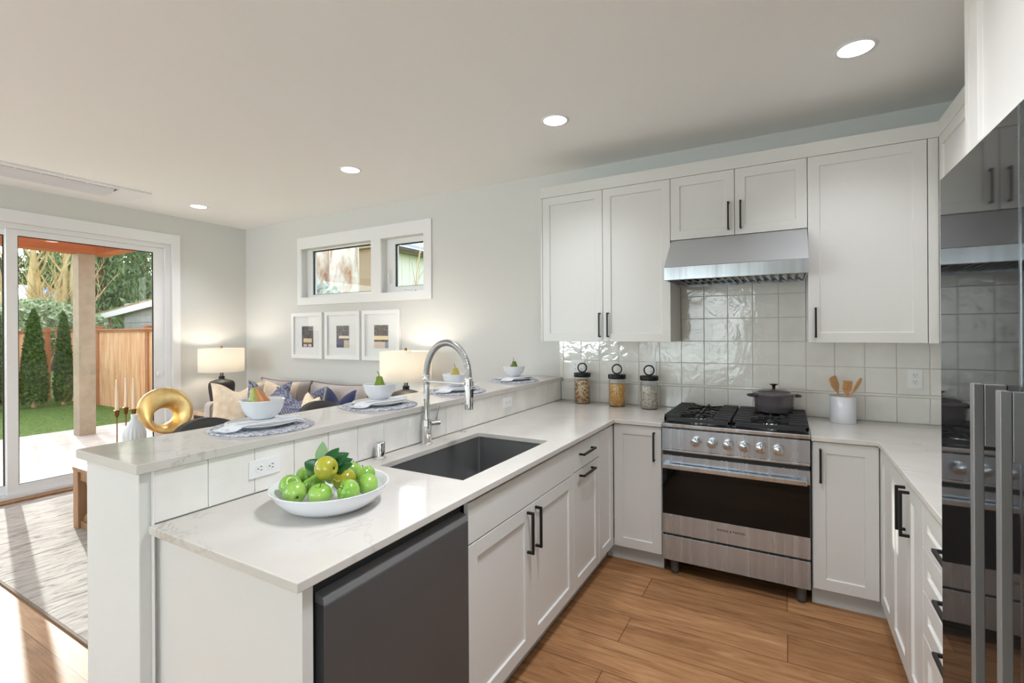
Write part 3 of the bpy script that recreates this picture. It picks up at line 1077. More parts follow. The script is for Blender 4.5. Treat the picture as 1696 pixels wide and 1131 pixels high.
# dishwasher
d = thing('dishwasher', 'dark stainless dishwasher under the near end of the worktop', 'dishwasher', (-1.27, 1.088, 0))
obj('tub', MB().box(-1.56, -1.005, 0.769, 1.3995, 0.10, 0.868), M['slot'], d)
obj('toe_kick', MB().box(-1.10, -1.035, 0.772, 1.399, 0.0, 0.099), M['slot'], d)
dp = obj('door', MB().box(-1.004, -0.970, 0.790, 1.3965, 0.105, 0.818), M['steel_dark'], d, bevel=0.002)
lip = MB().prism([(-1.004, 0.8185), (-0.971, 0.8185), (-0.9735, 0.836), (-1.004, 0.844)], 0.790, 1.3965, lambda a, b, c: (a, c, b))
obj('handle_lip', lip, M['steel_band'], d, bevel=0.001)

# ------------------------------------------------------------------ range
RX0, RX1, RY = -0.662, 0.112, 3.02
g = thing('range', 'stainless steel gas range with six knobs and black oven window', 'range', (-0.275, 3.35, 0))
obj('body', MB().box(RX0 + 0.004, RX1 - 0.004, RY + 0.022, 3.690, 0.092, 0.896), M['steel_dark'], g)
obj('control_panel', MB().box(RX0 + 0.002, RX1 - 0.002, RY, RY + 0.0215, 0.7655, 0.888), M['steel'], g, bevel=0.001)
mb = MB().box(RX0, RX1, RY - 0.010, 3.695, 0.8965, 0.9205)
obj('hob', mb, M['steel_bright'], g, bevel=0.005)
obj('panel_lip', MB().box(RX0 + 0.002, RX1 - 0.002, RY - 0.006, RY + 0.0215, 0.752, 0.7645), M['steel_bright'], g, bevel=0.003)
obj('vent_gap', MB().box(RX0 + 0.004, RX1 - 0.004, RY + 0.012, RY + 0.0215, 0.727, 0.7515), M['slot'], g)
od = obj('oven_door', MB().slab([RX0 + 0.002, RX0 + 0.012, RX1 - 0.012, RX1 - 0.002], [0.254, 0.371, 0.652, 0.7265],
         lambda x, z: not (RX0 + 0.012 < x < RX1 - 0.012 and 0.371 < z < 0.652), 0, 0.0215, lambda p, q, w: (p, RY + w, q)), M['steel'], g, bevel=0.001)
obj('oven_window', MB().box(RX0 + 0.003, RX1 - 0.003, RY - 0.0015, RY + 0.02, 0.371, 0.652), M['black_glass'], od, bevel=0.001)
hb = MB().box(RX0 + 0.012, RX1 - 0.018, RY - 0.045, RY - 0.020, 0.655, 0.681)
for xx in (RX0 + 0.012, RX1 - 0.048):
    hb.box(xx, xx + 0.03, RY - 0.0201, RY + 0.001, 0.6585, 0.6785)
obj('handle', hb, M['steel_bright'], od, bevel=0.003)
obj('bottom_gap', MB().box(RX0 + 0.004, RX1 - 0.004, RY + 0.012, RY + 0.0215, 0.242, 0.2545), M['slot'], g)
obj('storage_drawer', MB().box(RX0 + 0.002, RX1 - 0.002, RY, RY + 0.0215, 0.0925, 0.241), M['steel'], g, bevel=0.0015)
for (x, y) in ((RX0 + 0.065, RY + 0.05), (RX1 - 0.045, RY + 0.05), (RX0 + 0.065, 3.6), (RX1 - 0.045, 3.6)):
    obj('foot', MB().lathe([(0.0, 0.0), (0.020, 0.0), None, (0.020, 0.012), (0.024, 0.014), None, (0.024, 0.0918), None, (0.0, 0.0918)], (x, y, 0), 24), M['steel_dark'], g)
for i, x in enumerate((-0.463, -0.374, -0.290, -0.206, -0.124, -0.036)):
    z = 0.825
    mk = lambda prof: MB()._add(*(lambda q: ([(p[0], RY - p[2], z + p[1]) for p in q.v], q.f, True))(MB().lathe(prof, (0, 0, 0), 32)))
    kb = MB()
    q = MB().lathe([(0.0, 0.036), (0.0235, 0.036), (0.0255, 0.034), (0.0262, 0.012), None, (0.0262, 0.006)], (0, 0, 0), 32)
    kb._add([(x + p[0], RY - p[2], z + p[1]) for p in q.v], q.f, True)
    kb.s = [True] * len(kb.f)
    k_o = obj('knob', kb, M['steel_bright'], g)
    q = MB().lathe([(0.024, 0.0085), (0.0295, 0.0085), None, (0.0310, 0.006), (0.0310, 0.0)], (0, 0, 0), 32)
    sk = MB()
    sk._add([(x + p[0], RY - p[2], z + p[1]) for p in q.v], q.f, True)
    obj('bezel', sk, M['chrome'], k_o)
    obj('pointer', MB().box(x - 0.0015, x + 0.0015, RY - 0.0365, RY - 0.0358, z + 0.010, z + 0.021), M['slot'], k_o)
fc = bpy.data.curves.new('brand_lettering', 'FONT')
fc.body = 'FISHER & PAYKEL'
fc.size = 0.0152
fc.space_character = 1.32
fc.align_x = 'CENTER'
fc.align_y = 'CENTER'
fc.extrude = 0.0004
fc.offset = 0.0004
fc.materials.append(M['slot'])
fo = bpy.data.objects.new('brand_lettering', fc)
COL.objects.link(fo)
fo.parent = od
fo.location = Vector((-0.277, RY - 0.0004, 0.3265)) - origin_of(od)
fo.rotation_euler = (PI / 2, 0, 0)
bpy.context.view_layer.update()
_me = bpy.data.meshes.new_from_object(fo.evaluated_get(bpy.context.evaluated_depsgraph_get()))
_loc, _rot = fo.location.copy(), fo.rotation_euler.copy()
bpy.data.objects.remove(fo)
_me.name = 'brand_lettering'
if not _me.materials:
    _me.materials.append(M['slot'])
fo = bpy.data.objects.new('brand_lettering', _me)
COL.objects.link(fo)
fo.parent = od
fo.location, fo.rotation_euler = _loc, _rot
# burners and grates
ZG = 0.9205
BUR = [(-0.475, 3.205, 0.050), (-0.475, 3.485, 0.038), (-0.082, 3.205, 0.042), (-0.082, 3.485, 0.050)]
for (x, y, r_) in BUR:
    bo = obj('burner', MB().lathe([(r_ + 0.028, 0.0), (r_ + 0.026, 0.004), (r_ + 0.004, 0.006), None, (r_ + 0.002, 0.018), (0.0, 0.018)], (x, y, ZG), 32), M['steel_bright'], g)
    obj('burner_cap', MB().lathe([(r_ - 0.004, 0.0185), (r_, 0.022), (r_ - 0.003, 0.029), (0.0, 0.031)], (x, y, ZG), 32), M['iron'], bo)
ZGT = 0.966
for (gx0, gx1) in ((-0.656, -0.281), (-0.271, 0.106)):
    gy0, gy1 = 3.062, 3.640
    m_ = MB()
    w = 0.013
    m_.box(gx0, gx0 + 0.016, gy0, gy1, 0.928, ZGT - 0.008)
    m_.box(gx1 - 0.016, gx1, gy0, gy1, 0.928, ZGT - 0.008)
    m_.box(gx0, gx1, gy0, gy0 + 0.018, 0.926, 0.950)
    m_.box(gx0, gx1, gy1 - 0.018, gy1, 0.926, 0.950)
    m_.box(gx0, gx1, (gy0 + gy1) / 2 - 0.010, (gy0 + gy1) / 2 + 0.010, 0.932, 0.956)
    for q in range(9):
        y = gy0 + 0.012 + q * (gy1 - gy0 - 0.046) / 8
        ln = 0.095 if q not in (2, 6) else 0.13
        m_.box(gx0, gx0 + ln, y, y + 0.022, ZGT - 0.020, ZGT)
        m_.box(gx1 - ln, gx1, y, y + 0.022, ZGT - 0.020, ZGT)
    for (fx, fy) in ((gx0, gy0), (gx1 - 0.02, gy0), (gx0, gy1 - 0.02), (gx1 - 0.02, gy1 - 0.02)):
        m_.box(fx, fx + 0.02, fy, fy + 0.02, ZG + 0.0003, 0.93)
    go = obj('grate', m_, M['iron'], g, bevel=0.0025)
    bx = (gx0 + gx1) / 2
    for by in (3.205, 3.485):
        for an in (PI / 4, 3 * PI / 4, 5 * PI / 4, 7 * PI / 4):
            p = [Vector((bx + math.cos(an) * rr * 1.0, by + math.sin(an) * rr, 0)) for rr in (0.035, 0.125)]
            dv = (p[1] - p[0]).normalized()
            nv = Vector((-dv.y, dv.x, 0)) * 0.0065
            vs = [(p[0] - nv), (p[0] + nv), (p[1] + nv), (p[1] - nv)]
            f_ = MB()._add([(v_.x, v_.y, ZGT - 0.014) for v_ in vs] + [(v_.x, v_.y, ZGT) for v_ in vs],
                    [(0, 1, 2, 3), (4, 7, 6, 5), (0, 4, 5, 1), (1, 5, 6, 2), (2, 6, 7, 3), (3, 7, 4, 0)])
            obj('finger', f_, M['iron'], go, bevel=0.002)
        for (ya, yb_) in ((by - 0.135, by - 0.04), (by + 0.04, by + 0.135)):
            obj('finger', MB().box(bx - 0.0065, bx + 0.0065, ya, yb_, ZGT - 0.014, ZGT), M['iron'], go, bevel=0.002)

# ------------------------------------------------------------------ fridge and its surround
FX, FY0, FY1, FZ = 0.334, 0.622, 1.5640, 1.845
f = thing('refrigerator', 'tall black glass-fronted refrigerator with long steel handles', 'refrigerator', (0.68, 1.09, 0))
obj('body', MB().box(FX + 0.062, XR - 0.02, FY0, FY1, 0.02, FZ - 0.004), M['steel_dark'], f)
SEAM = 1.0975
for (a, b, nm) in ((SEAM + 0.0025, FY1, 'door'), (FY0, SEAM - 0.0025, 'door')):
    dd = obj(nm, MB().box(FX + 0.004, FX + 0.058, a, b, 0.60, FZ), M['steel_dark'], f)
    obj('glass_front', MB().box(FX, FX + 0.0038, a + 0.001, b - 0.001 if b < FY1 else b, 0.60, FZ), M['fridge_glass'], dd)
    hy = 1.163 if a > 1.0 else 1.040
    e0 = (a - 0.0015, a + 0.0005) if a > 1.0 else (b - 0.0005, b + 0.0015)
    obj('edge_strip', MB().box(FX - 0.001, FX + 0.05, e0[0], e0[1], 0.60, FZ), M['steel_bright'], dd)
    hh = MB().box(0.290, 0.304, hy - 0.010, hy + 0.010, 0.655, 1.380)
    ho = obj('handle', hh, M['steel_handle'], dd, bevel=0.0012)
    for (za, zb_) in ((1.270, 1.379), (0.656, 0.76)):
        obj('handle_mount', MB().box(0.3045, FX - 0.0003, hy - 0.010, hy + 0.006, za, zb_), M['steel_handle'], ho, bevel=0.001)
dr = obj('freezer_drawer', MB().box(FX + 0.004, FX + 0.058, FY0, FY1, 0.10, 0.594), M['steel_dark'], f)
obj('glass_front', MB().box(FX, FX + 0.0038, FY0 + 0.001, FY1, 0.10, 0.594), M['fridge_glass'], dr)
obj('handle', MB().box(0.290, 0.304, FY0 + 0.08, FY1 - 0.08, 0.525, 0.545).box(0.3041, FX - 0.0003, FY0 + 0.08, FY0 + 0.16, 0.526, 0.544)
    .box(0.3041, FX - 0.0003, FY1 - 0.16, FY1 - 0.08, 0.526, 0.544), M['steel_handle'], dr, bevel=0.001)
obj('plinth', MB().box(FX + 0.09, XR - 0.03, FY0 + 0.01, FY1 - 0.01, 0.0, 0.0195), M['slot'], f)
tag(obj('fridge_panel', MB().box(0.389, XR - 0.001, 1.5675, 1.5985, 0.0, ZC - 0.001), M['cabinet'], bevel=0.0015), 'tall white end panel beside the fridge, rising to the ceiling', 'panel')
c = thing('over_fridge_cabinet', 'deep white cabinet above the black refrigerator', 'cabinet', (0.73, 1.09, 1.86))
carcass(c, 0.4095, XR - 0.001, FY0 - 0.01, 1.566, 1.853, 2.70)
Wf = face_west(0.409)
front(c, Wf, 'shaker', 1.092, 1.566, 1.853, 2.70)
front(c, Wf, 'shaker', FY0 - 0.01, 1.092, 1.853, 2.70)
obj('top_filler', MB().box(0.389, XR - 0.001, FY0 - 0.01, 1.566, 2.7015, ZC - 0.001), M['cabinet'], c)


# ------------------------------------------------------------------ outlets
def outlet(label, fn, u, v, w, h, sockets, sideways=False):
    o = thing('wall_outlet', label, 'outlet', fn(u, v, 0), 0, 'wall outlets')
    obj('cover_plate', MB().box(u - w / 2, u + w / 2, v - h / 2, v + h / 2, 0, 0.006, fn), M['white_plastic'], o, bevel=0.002)
    for (du, dv) in sockets:
        q = MB().lathe([(0.0, 0.0075), (0.0155, 0.0075), (0.0165, 0.006), ], (0, 0, 0), 24)
        m_ = MB()
        m_._add([fn(u + du + p[0], v + dv + p[1], p[2]) for p in q.v], q.f, False)
        so = obj('socket', m_, M['white_plastic'], o)
        sl = MB()
        if sideways:
            for dd in (-0.006, 0.006):
                sl.box(u + du + 0.001, u + du + 0.009, v + dv + dd - 0.0012, v + dv + dd + 0.0012, 0.0076, 0.0080, fn)
            sl.box(u + du - 0.009, u + du - 0.005, v + dv - 0.0022, v + dv + 0.0022, 0.0076, 0.0080, fn)
        else:
            for dd in (-0.006, 0.006):
                sl.box(u + du + dd - 0.0012, u + du + dd + 0.0012, v + dv + 0.001, v + dv + 0.009, 0.0076, 0.0080, fn)
            sl.box(u + du - 0.0022, u + du + 0.0022, v + dv - 0.009, v + dv - 0.005, 0.0076, 0.0080, fn)
        obj('slots', sl, M['slot'], so)


TS = face_south(YB - 0.0092)
outlet('white double outlet plate on the tiles behind the pasta jar', TS, -1.475, 1.190, 0.116, 0.116,
       [(-0.026, 0.020), (-0.026, -0.020), (0.026, 0.020), (0.026, -0.020)])
outlet('white outlet on the tiles behind the white bean jar', TS, -0.886, 1.190, 0.072, 0.116, [(0, 0.020), (0, -0.020)])
outlet('white outlet on the tiles between utensil crock and fridge', TS, 0.671, 1.182, 0.072, 0.117, [(0, 0.020), (0, -0.020)])
TE = face_east(PX1 + 0.0132)
outlet('white sideways outlet under the bar top, behind the apple bowl', TE, 1.071, 1.000, 0.118, 0.062, [(-0.022, 0), (0.022, 0)], True)
outlet('white sideways outlet under the bar top, past the faucet', TE, 2.802, 1.008, 0.118, 0.068, [(-0.022, 0), (0.022, 0)], True)

# ------------------------------------------------------------------ by the sink
fx, fy = -1.583, 1.918
t = thing('kitchen_faucet', 'chrome pull-down faucet with arched ribbed hose behind the sink', 'faucet', (fx, fy, ZT))
obj('base', MB().lathe([(0.0, 0.0), (0.031, 0.0), (0.031, 0.005), (0.026, 0.009), None, (0.0245, 0.009), (0.0245, 0.124), None, (0.0, 0.126)], (fx, fy, ZT), 32), M['chrome'], t)
obj('riser', MB().lathe([(0.0145, 0.1255), (0.0145, 0.345)], (fx, fy, ZT), 24), M['chrome'], t)
obj('collar', MB().lathe([(0.0146, 0.300), (0.0185, 0.300), (0.0185, 0.318), None, (0.0165, 0.318), (0.0165, 0.338), None, (0.0185, 0.338), (0.0185, 0.349), (0.0146, 0.349)], (fx, fy, ZT), 28), M['chrome'], t)
hp = []
for q in range(65):
    a_ = PI - PI * q / 64
    hp.append((fx + 0.129 + 0.129 * math.cos(a_), fy, 1.262 + 0.164 * math.sin(a_)))
pts, rad = [], []
hp2 = []
for q in range(len(hp) - 1):
    for e_ in range(4):
        hp2.append(Vector(hp[q]).lerp(Vector(hp[q + 1]), e_ / 4))
hp2.append(Vector(hp[-1]))
rad = [0.0166 if (q // 2) % 2 else 0.0150 for q in range(len(hp2))]
obj('hose', MB().tube(hp2, rad, 14), M['hose'], t)
hd = MB().lathe([(0.0, 0.155), (0.017, 0.155), (0.0190, 0.145), (0.0190, 0.115), None, (0.0205, 0.110), (0.0205, 0.0), None, (0.0, 0.0)], (fx + 0.259, fy, 1.108), 28)
sh = obj('spray_head', hd, M['chrome'], t)
obj('spray_button', MB().box(fx + 0.2765, fx + 0.2805, fy - 0.0075, fy + 0.0075, 1.165, 1.205), M['rubber'], sh, bevel=0.001)
obj('holder_arm', MB().tube([(fx + 0.018, fy, 1.230), (fx + 0.24, fy, 1.230)], 0.0045, 10), M['chrome'], t)
obj('holder_ring', MB().lathe([(0.0196, 0.0), (0.0235, 0.0), None, (0.0235, 0.02), None, (0.0196, 0.02)], (fx + 0.259, fy, 1.222), 28), M['chrome'], t)
lv = obj('lever', MB().tube([(fx, fy + 0.020, 1.012), (fx + 0.02, fy + 0.075, 1.012)], 0.0155, 20), M['chrome'], t)
obj('lever_arm', MB().tube([(fx + 0.014, fy + 0.058, 1.020), (fx + 0.018, fy + 0.060, 1.055), (fx + 0.030, fy + 0.062, 1.100)], [0.006, 0.005, 0.004], 10), M['chrome'], lv)
o = obj('air_gap_cap', MB().lathe([(0.0, 0.0), (0.026, 0.0), (0.026, 0.006), (0.0215, 0.008), None, (0.0215, 0.068), (0.019, 0.073), (0.0, 0.0735)], (-1.588, 1.600, ZT), 32), M['chrome'])
tag(o, 'small chrome cylinder standing on the worktop left of the faucet', 'air gap')
o = obj('disposal_button', MB().lathe([(0.0, 0.0), (0.021, 0.0), (0.021, 0.003), None, (0.014, 0.003), (0.014, 0.0045), (0.0, 0.005)], (-1.595, 2.250, ZT), 28), M['chrome'])
tag(o, 'low round chrome button in the worktop right of the faucet', 'button')

# ------------------------------------------------------------------ bowl of apples
bx, by = -1.298, 1.085
prof = [(0.0, 0.004), (0.085, 0.004), (0.095, 0.0), (0.105, 0.0), (0.115, 0.003), (0.148, 0.022), (0.174, 0.052), (0.1835, 0.0705), (0.1850, 0.0725),
        (0.1835, 0.0745), (0.1800, 0.0725), (0.168, 0.052), (0.142, 0.028), (0.105, 0.014), (0.0, 0.012)]
o = obj('fruit_bowl', MB().lathe(prof, (bx, by, ZT), 72), M['porcelain'])
tag(o, 'wide shallow white bowl full of apples on the peninsula worktop', 'bowl')


def apple_profile(R=0.0375):
    out = []
    for q in range(25):
        a_ = PI * q / 24
        rr = R * (math.sin(a_) ** 0.92) * (1.0 + 0.08 * math.cos(a_))
        zz = R * 0.92 * math.cos(a_)
        d_ = math.exp(-(rr / (0.30 * R)) ** 2)
        zz -= (0.34 if zz > 0 else -0.26) * R * d_
        out.append((max(rr, 0.0) if 0 < q < 24 else 0.0, zz))
    return out


def apple_mat(name, c1, c2, c3):
    m = mat(name, c1, 0.22, coat=0.35)
    k = NT(m)
    v = k.coords((1, 1, 1))
    n = k.noise(v, 9, 3)
    n2 = k.noise(v, 220, 2, 0.4)
    c = k.ramp(n, [(0.3, c1), (0.7, c2)])
    sp = k.ramp(n2, [(0.68, (0, 0, 0, 1)), (0.74, (1, 1, 1, 1))])
    k.link(k.mix(sp.outputs[0], c.outputs[0], c3), k.p.inputs['Base Color'])
    return m


M['apple'] = apple_mat('green_apple_skin', lin(104, 160, 44), lin(160, 196, 96), lin(196, 218, 140))
M['apple_y'] = apple_mat('yellow_apple_skin', lin(132, 134, 22), lin(176, 172, 52), lin(206, 206, 110))
AP = [(-1.392, 1.005, 0.985, 0.9, 0.5, 0, 'green apple at the far left of the bowl, half hidden'),
      (-1.323, 0.971, 0.984, 1.25, 2.1, 0, 'green apple at the front left of the bowl, stem turned right'),
      (-1.405, 1.075, 0.994, 0.3, 1.0, 0, 'green apple at the back left of the bowl, under the leaves'),
      (-1.337, 1.052, 0.984, 0.5, 2.6, 0, 'small green apple tucked left behind the yellowish top apple'),
      (-1.263, 1.040, 1.051, 2.1, -0.95, 1, 'yellowish green apple on top of the pile, blossom end forward'),
      (-1.245, 1.000, 0.982, 0.15, 0.4, 0, 'green apple upright at the front middle of the bowl'),
      (-1.254, 1.103, 0.999, 0.5, 3.0, 1, 'yellowish apple in the second row, right of the top apple'),
      (-1.186, 1.060, 0.985, 1.0, 2.9, 0, 'large green apple at the front right of the bowl'),
      (-1.324, 1.193, 0.996, 0.4, 1.7, 0, 'green apple at the back of the bowl right of the leaves'),
      (-1.243, 1.180, 0.994, 0.35, -0.8, 0, 'green apple at the back right with its stem hollow showing'),
      (-1.182, 1.137, 0.985, 1.9, -0.6, 0, 'green apple at the far right, blossom end turned to the front'),
      (-1.322, 1.118, 1.004, 0.3, 0.2, 0, 'green apple hidden behind the yellowish top apple')]
proto = {}
for (x, y, z, tilt, az, kind, lab) in AP:
    if kind not in proto:
        a_ = thing('apple', lab, 'apple', (0, 0, 0), 0, 'apples in the white bowl')
        obj('flesh', MB().lathe(apple_profile(), (0, 0, 0), 32), M['apple_y' if kind else 'apple'], a_, local=True)
        obj('stem', MB().tube([(0, 0, 0.018), (0.001, 0, 0.028), (0.004, 0.001, 0.038)], [0.0013, 0.0011, 0.0016], 6), M['wood_stem'], a_, local=True)
        obj('calyx', MB().lathe([(0.0, -0.0255), (0.0045, -0.0262), (0.003, -0.0285), (0.0, -0.027)], (0, 0, 0), 8), M['wood_stem'], a_, local=True)
        proto[kind] = a_
    else:
        a_ = copy_tree(proto[kind])
        a_['label'] = lab
    a_.location = (x, y, z)
    if (x + y) < -0.19 - 0.0 and z < 1.01 and x < -1.32:
        a_.scale = (0.93, 0.93, 0.93)
    a_.rotation_euler = Euler((tilt * math.cos(az), tilt * math.sin(az), az))
proto[0].rotation_euler = Euler((0.5, 0.7, 0.3))


def leaf_mesh(L, W, fold=0.3, droop=0.25):
    def fn(u, v):
        t_ = v
        w = W * (math.sin(PI * min(1, t_ ** 0.85)) ** 0.8) * (u - 0.5)
        return (w, t_ * L, abs(w) * fold - droop * L * t_ * t_)
    return MB().grid(fn, 6, 10)


t = thing('leaf_sprig', 'sprig of glossy green leaves tucked behind the top apple', 'leaves', (-1.318, 1.070, 1.030))
for (az, el, L, W, pale, off) in ((2.55, 0.35, 0.075, 0.046, 0, (0, 0, 0.0)), (1.75, 1.05, 0.085, 0.044, 1, (-0.01, 0.01, 0.005)), (0.9, 1.15, 0.072, 0.042, 0, (0.01, 0.0, 0.01)),
                                  (-0.1, 0.85, 0.075, 0.046, 0, (0.015, 0.01, 0.01)), (-0.7, 0.35, 0.065, 0.04, 0, (0.03, 0.015, 0.0)), (0.35, 0.6, 0.07, 0.04, 0, (0.02, 0.02, 0.0))):
    l_ = obj('leaf', leaf_mesh(L, W), M['leaf_pale' if pale else 'leaf'], t, local=True, solid=0.0008)
    # leaves fan out in the plane that faces the worktop edge
    right, fwd = Vector((0.87, 0.49, 0)), Vector((-0.49, 0.87, 0))
    d_ = right * math.cos(az if abs(az) < 1.6 else az) * math.cos(el * 0.6) + Vector((0, 0, 1)) * math.sin(el) * 0.9 + fwd * 0.18 * math.sin(az)
    d_.normalize()
    zax = (-fwd + Vector((0, 0, 0.45))).normalized()
    xax = d_.cross(zax).normalized()
    zax = xax.cross(d_).normalized()
    l_.matrix_local = Matrix(((xax.x, d_.x, zax.x, off[0]), (xax.y, d_.y, zax.y, off[1]), (xax.z, d_.z, zax.z, off[2]), (0, 0, 0, 1)))
obj('twig', MB().tube([(-0.01, 0.0, -0.025), (0.0, 0.0, 0.0), (0.01, 0.01, 0.02)], 0.002, 6), M['wood_stem'], t, local=True)


# ------------------------------------------------------------------ storage jars
def jar_fill(name, cols_, seed, x, y, h, sz, label):
    rnd = random.Random(seed)
    mb = MB()
    mats_ = cols_
    core = MB().lathe([(0.0, 0.0), (0.0575 - sz[0], 0.0), (0.0575 - sz[0], h - 0.006), (0.0, h - 0.004)], (x, y, ZT + 0.0065), 24)
    mb.mi = 0
    mb._add(core.v, core.f, True)
    n = int(2 * PI * 0.055 * h / (sz[0] * sz[1] * 2.2))
    for q in range(n + n // 4):
        an = rnd.uniform(0, 2 * PI)
        if q < n:
            rr, zz = 0.0588 - sz[0], ZT + 0.0075 + sz[0] + rnd.uniform(0, h - 0.012)
        else:
            rr, zz = (0.056 - sz[0]) * math.sqrt(rnd.random()), ZT + 0.0065 + h - 0.003
        e = Euler((rnd.uniform(-1, 1), rnd.uniform(-1, 1), an)).to_matrix()
        s0 = rnd.uniform(0.8, 1.15)
        mb.mi = rnd.randrange(len(mats_))
        mb.ell((x + rr * math.cos(an), y + rr * math.sin(an), zz), sz[0] * s0, sz[1] * s0, sz[2] * s0, 7, 5,
               lambda a, b, c, e=e: tuple(e @ Vector((a, b, c))))
    o_ = obj(name, mb, mats_)
    return tag(o_, label, name.replace('_', ' '), None, 'stuff')


jars = [(-1.400, 3.600, 'glass jar of mixed pasta with black ring lid, leftmost of three'),
        (-1.112, 3.575, 'glass jar of yellow corn kernels with black ring lid'),
        (-0.868, 3.560, 'glass jar of white beans with black ring lid, nearest the range')]
for i, (x, y, lab) in enumerate(jars):
    t = thing('storage_jar', lab, 'jar', (x, y, ZT), 0, 'glass storage jars')
    obj('glass', MB().lathe([(0.0, 0.0), (0.060, 0.0), (0.0625, 0.003), (0.0625, 0.190), (0.056, 0.200), (0.056, 0.206), None, (0.0535, 0.206), (0.0535, 0.199),
                             (0.0600, 0.188), (0.0600, 0.006), (0.0, 0.006)], (x, y, ZT), 40), M['jar_glass'], t)
    ld = obj('lid', MB().lathe([(0.0, 0.2065), (0.064, 0.2065), (0.0665, 0.209), (0.0665, 0.236), (0.064, 0.239), (0.0, 0.239)], (x, y, ZT), 40), M['black'], t)
    cx_, cz_, rr = x, ZT + 0.239 + 0.0395, 0.0345
    v_ = Vector((x, y, 0)).normalized()
    sd = Vector((0.97, 0.24, 0)).normalized()
    ring = [Vector((x, y, cz_)) + sd * rr * math.cos(2 * PI * q / 40) + Vector((0, 0, 1)) * rr * math.sin(2 * PI * q / 40) for q in range(41)]
    obj('ring_handle', MB().tube(ring, 0.0052, 10, caps=False), M['black'], ld)
P1, P2, P3, P4 = mat('pasta_cream', lin(232, 206, 160), 0.6), mat('pasta_red', lin(178, 72, 48), 0.6), mat('pasta_green', lin(120, 112, 62), 0.6), mat('pasta_tan', lin(212, 170, 118), 0.6)
jar_fill('mixed_pasta', [P1, P4, P2, P1, P3], 3, -1.400, 3.600, 0.175, (0.0085, 0.0055, 0.005), 'red, cream and green pasta inside the leftmost glass jar')
K1, K2, K3 = mat('corn_yellow', lin(236, 184, 92), 0.45), mat('corn_orange', lin(220, 150, 62), 0.45), mat('corn_pale', lin(246, 212, 146), 0.45)
jar_fill('corn_kernels', [K1, K2, K3], 4, -1.112, 3.575, 0.162, (0.0045, 0.0036, 0.003), 'yellow corn kernels inside the middle glass jar')
B1, B2, B3 = mat('bean_white', lin(240, 232, 222), 0.5), mat('bean_ivory', lin(226, 214, 198), 0.5), mat('bean_pink', lin(186, 164, 150), 0.5)
jar_fill('white_beans', [B1, B2, B3], 5, -0.868, 3.560, 0.158, (0.0048, 0.0034, 0.0032), 'small white beans inside the glass jar nearest the range')

# ------------------------------------------------------------------ cast iron pot
px, py, pz = -0.068, 3.485, ZGT + 0.0003
t = thing('cooking_pot', 'plum grey enamelled pot with bronze lid knob on the range', 'pot', (px, py, pz))
obj('body', MB().lathe([(0.0, 0.0), (0.098, 0.0), (0.105, 0.004), (0.112, 0.05), (0.117, 0.102), (0.119, 0.106), None, (0.1195, 0.110), (0.113, 0.110), (0.108, 0.10), (0.100, 0.008), (0.0, 0.006)], (px, py, pz), 48), M['pot'], t)
ld = obj('lid', MB().lathe([(0.1205, 0.1105), (0.1215, 0.114), (0.117, 0.118), (0.098, 0.122), None, (0.094, 0.130), (0.060, 0.140), (0.0, 0.145)], (px, py, pz), 48), M['pot'], t)
obj('knob', MB().lathe([(0.0, 0.1455), (0.010, 0.1455), (0.008, 0.156), (0.012, 0.163), (0.025, 0.169), (0.025, 0.172), (0.0, 0.174)], (px, py, pz), 28), M['bronze'], ld)
for s_ in (-1, 1):
    ax = Vector((0.93, 0.36, 0)) * s_
    nn = Vector((-ax.y, ax.x, 0))
    pp = []
    for q in range(13):
        a_ = -PI / 2 + PI * q / 12
        pp.append(Vector((px, py, pz + 0.100)) + ax * (0.112 + 0.042 * math.cos(a_) ** 0.6 if math.cos(a_) > 1e-6 else 0.112) + nn * 0.042 * math.sin(a_))
    obj('handle', MB().tube(pp, 0.0065, 8), M['pot_dark'], t)

# ------------------------------------------------------------------ utensil crock
cx, cy = 0.300, 3.560
o = obj('utensil_crock', MB().lathe([(0.0, 0.0), (0.066, 0.0), (0.069, 0.003), (0.069, 0.160), (0.0675, 0.1625), (0.0645, 0.160), (0.0645, 0.008), (0.0, 0.006)], (cx, cy, ZT), 48), M['porcelain'])
tag(o, 'white ceramic crock holding wooden utensils beside the range', 'crock')


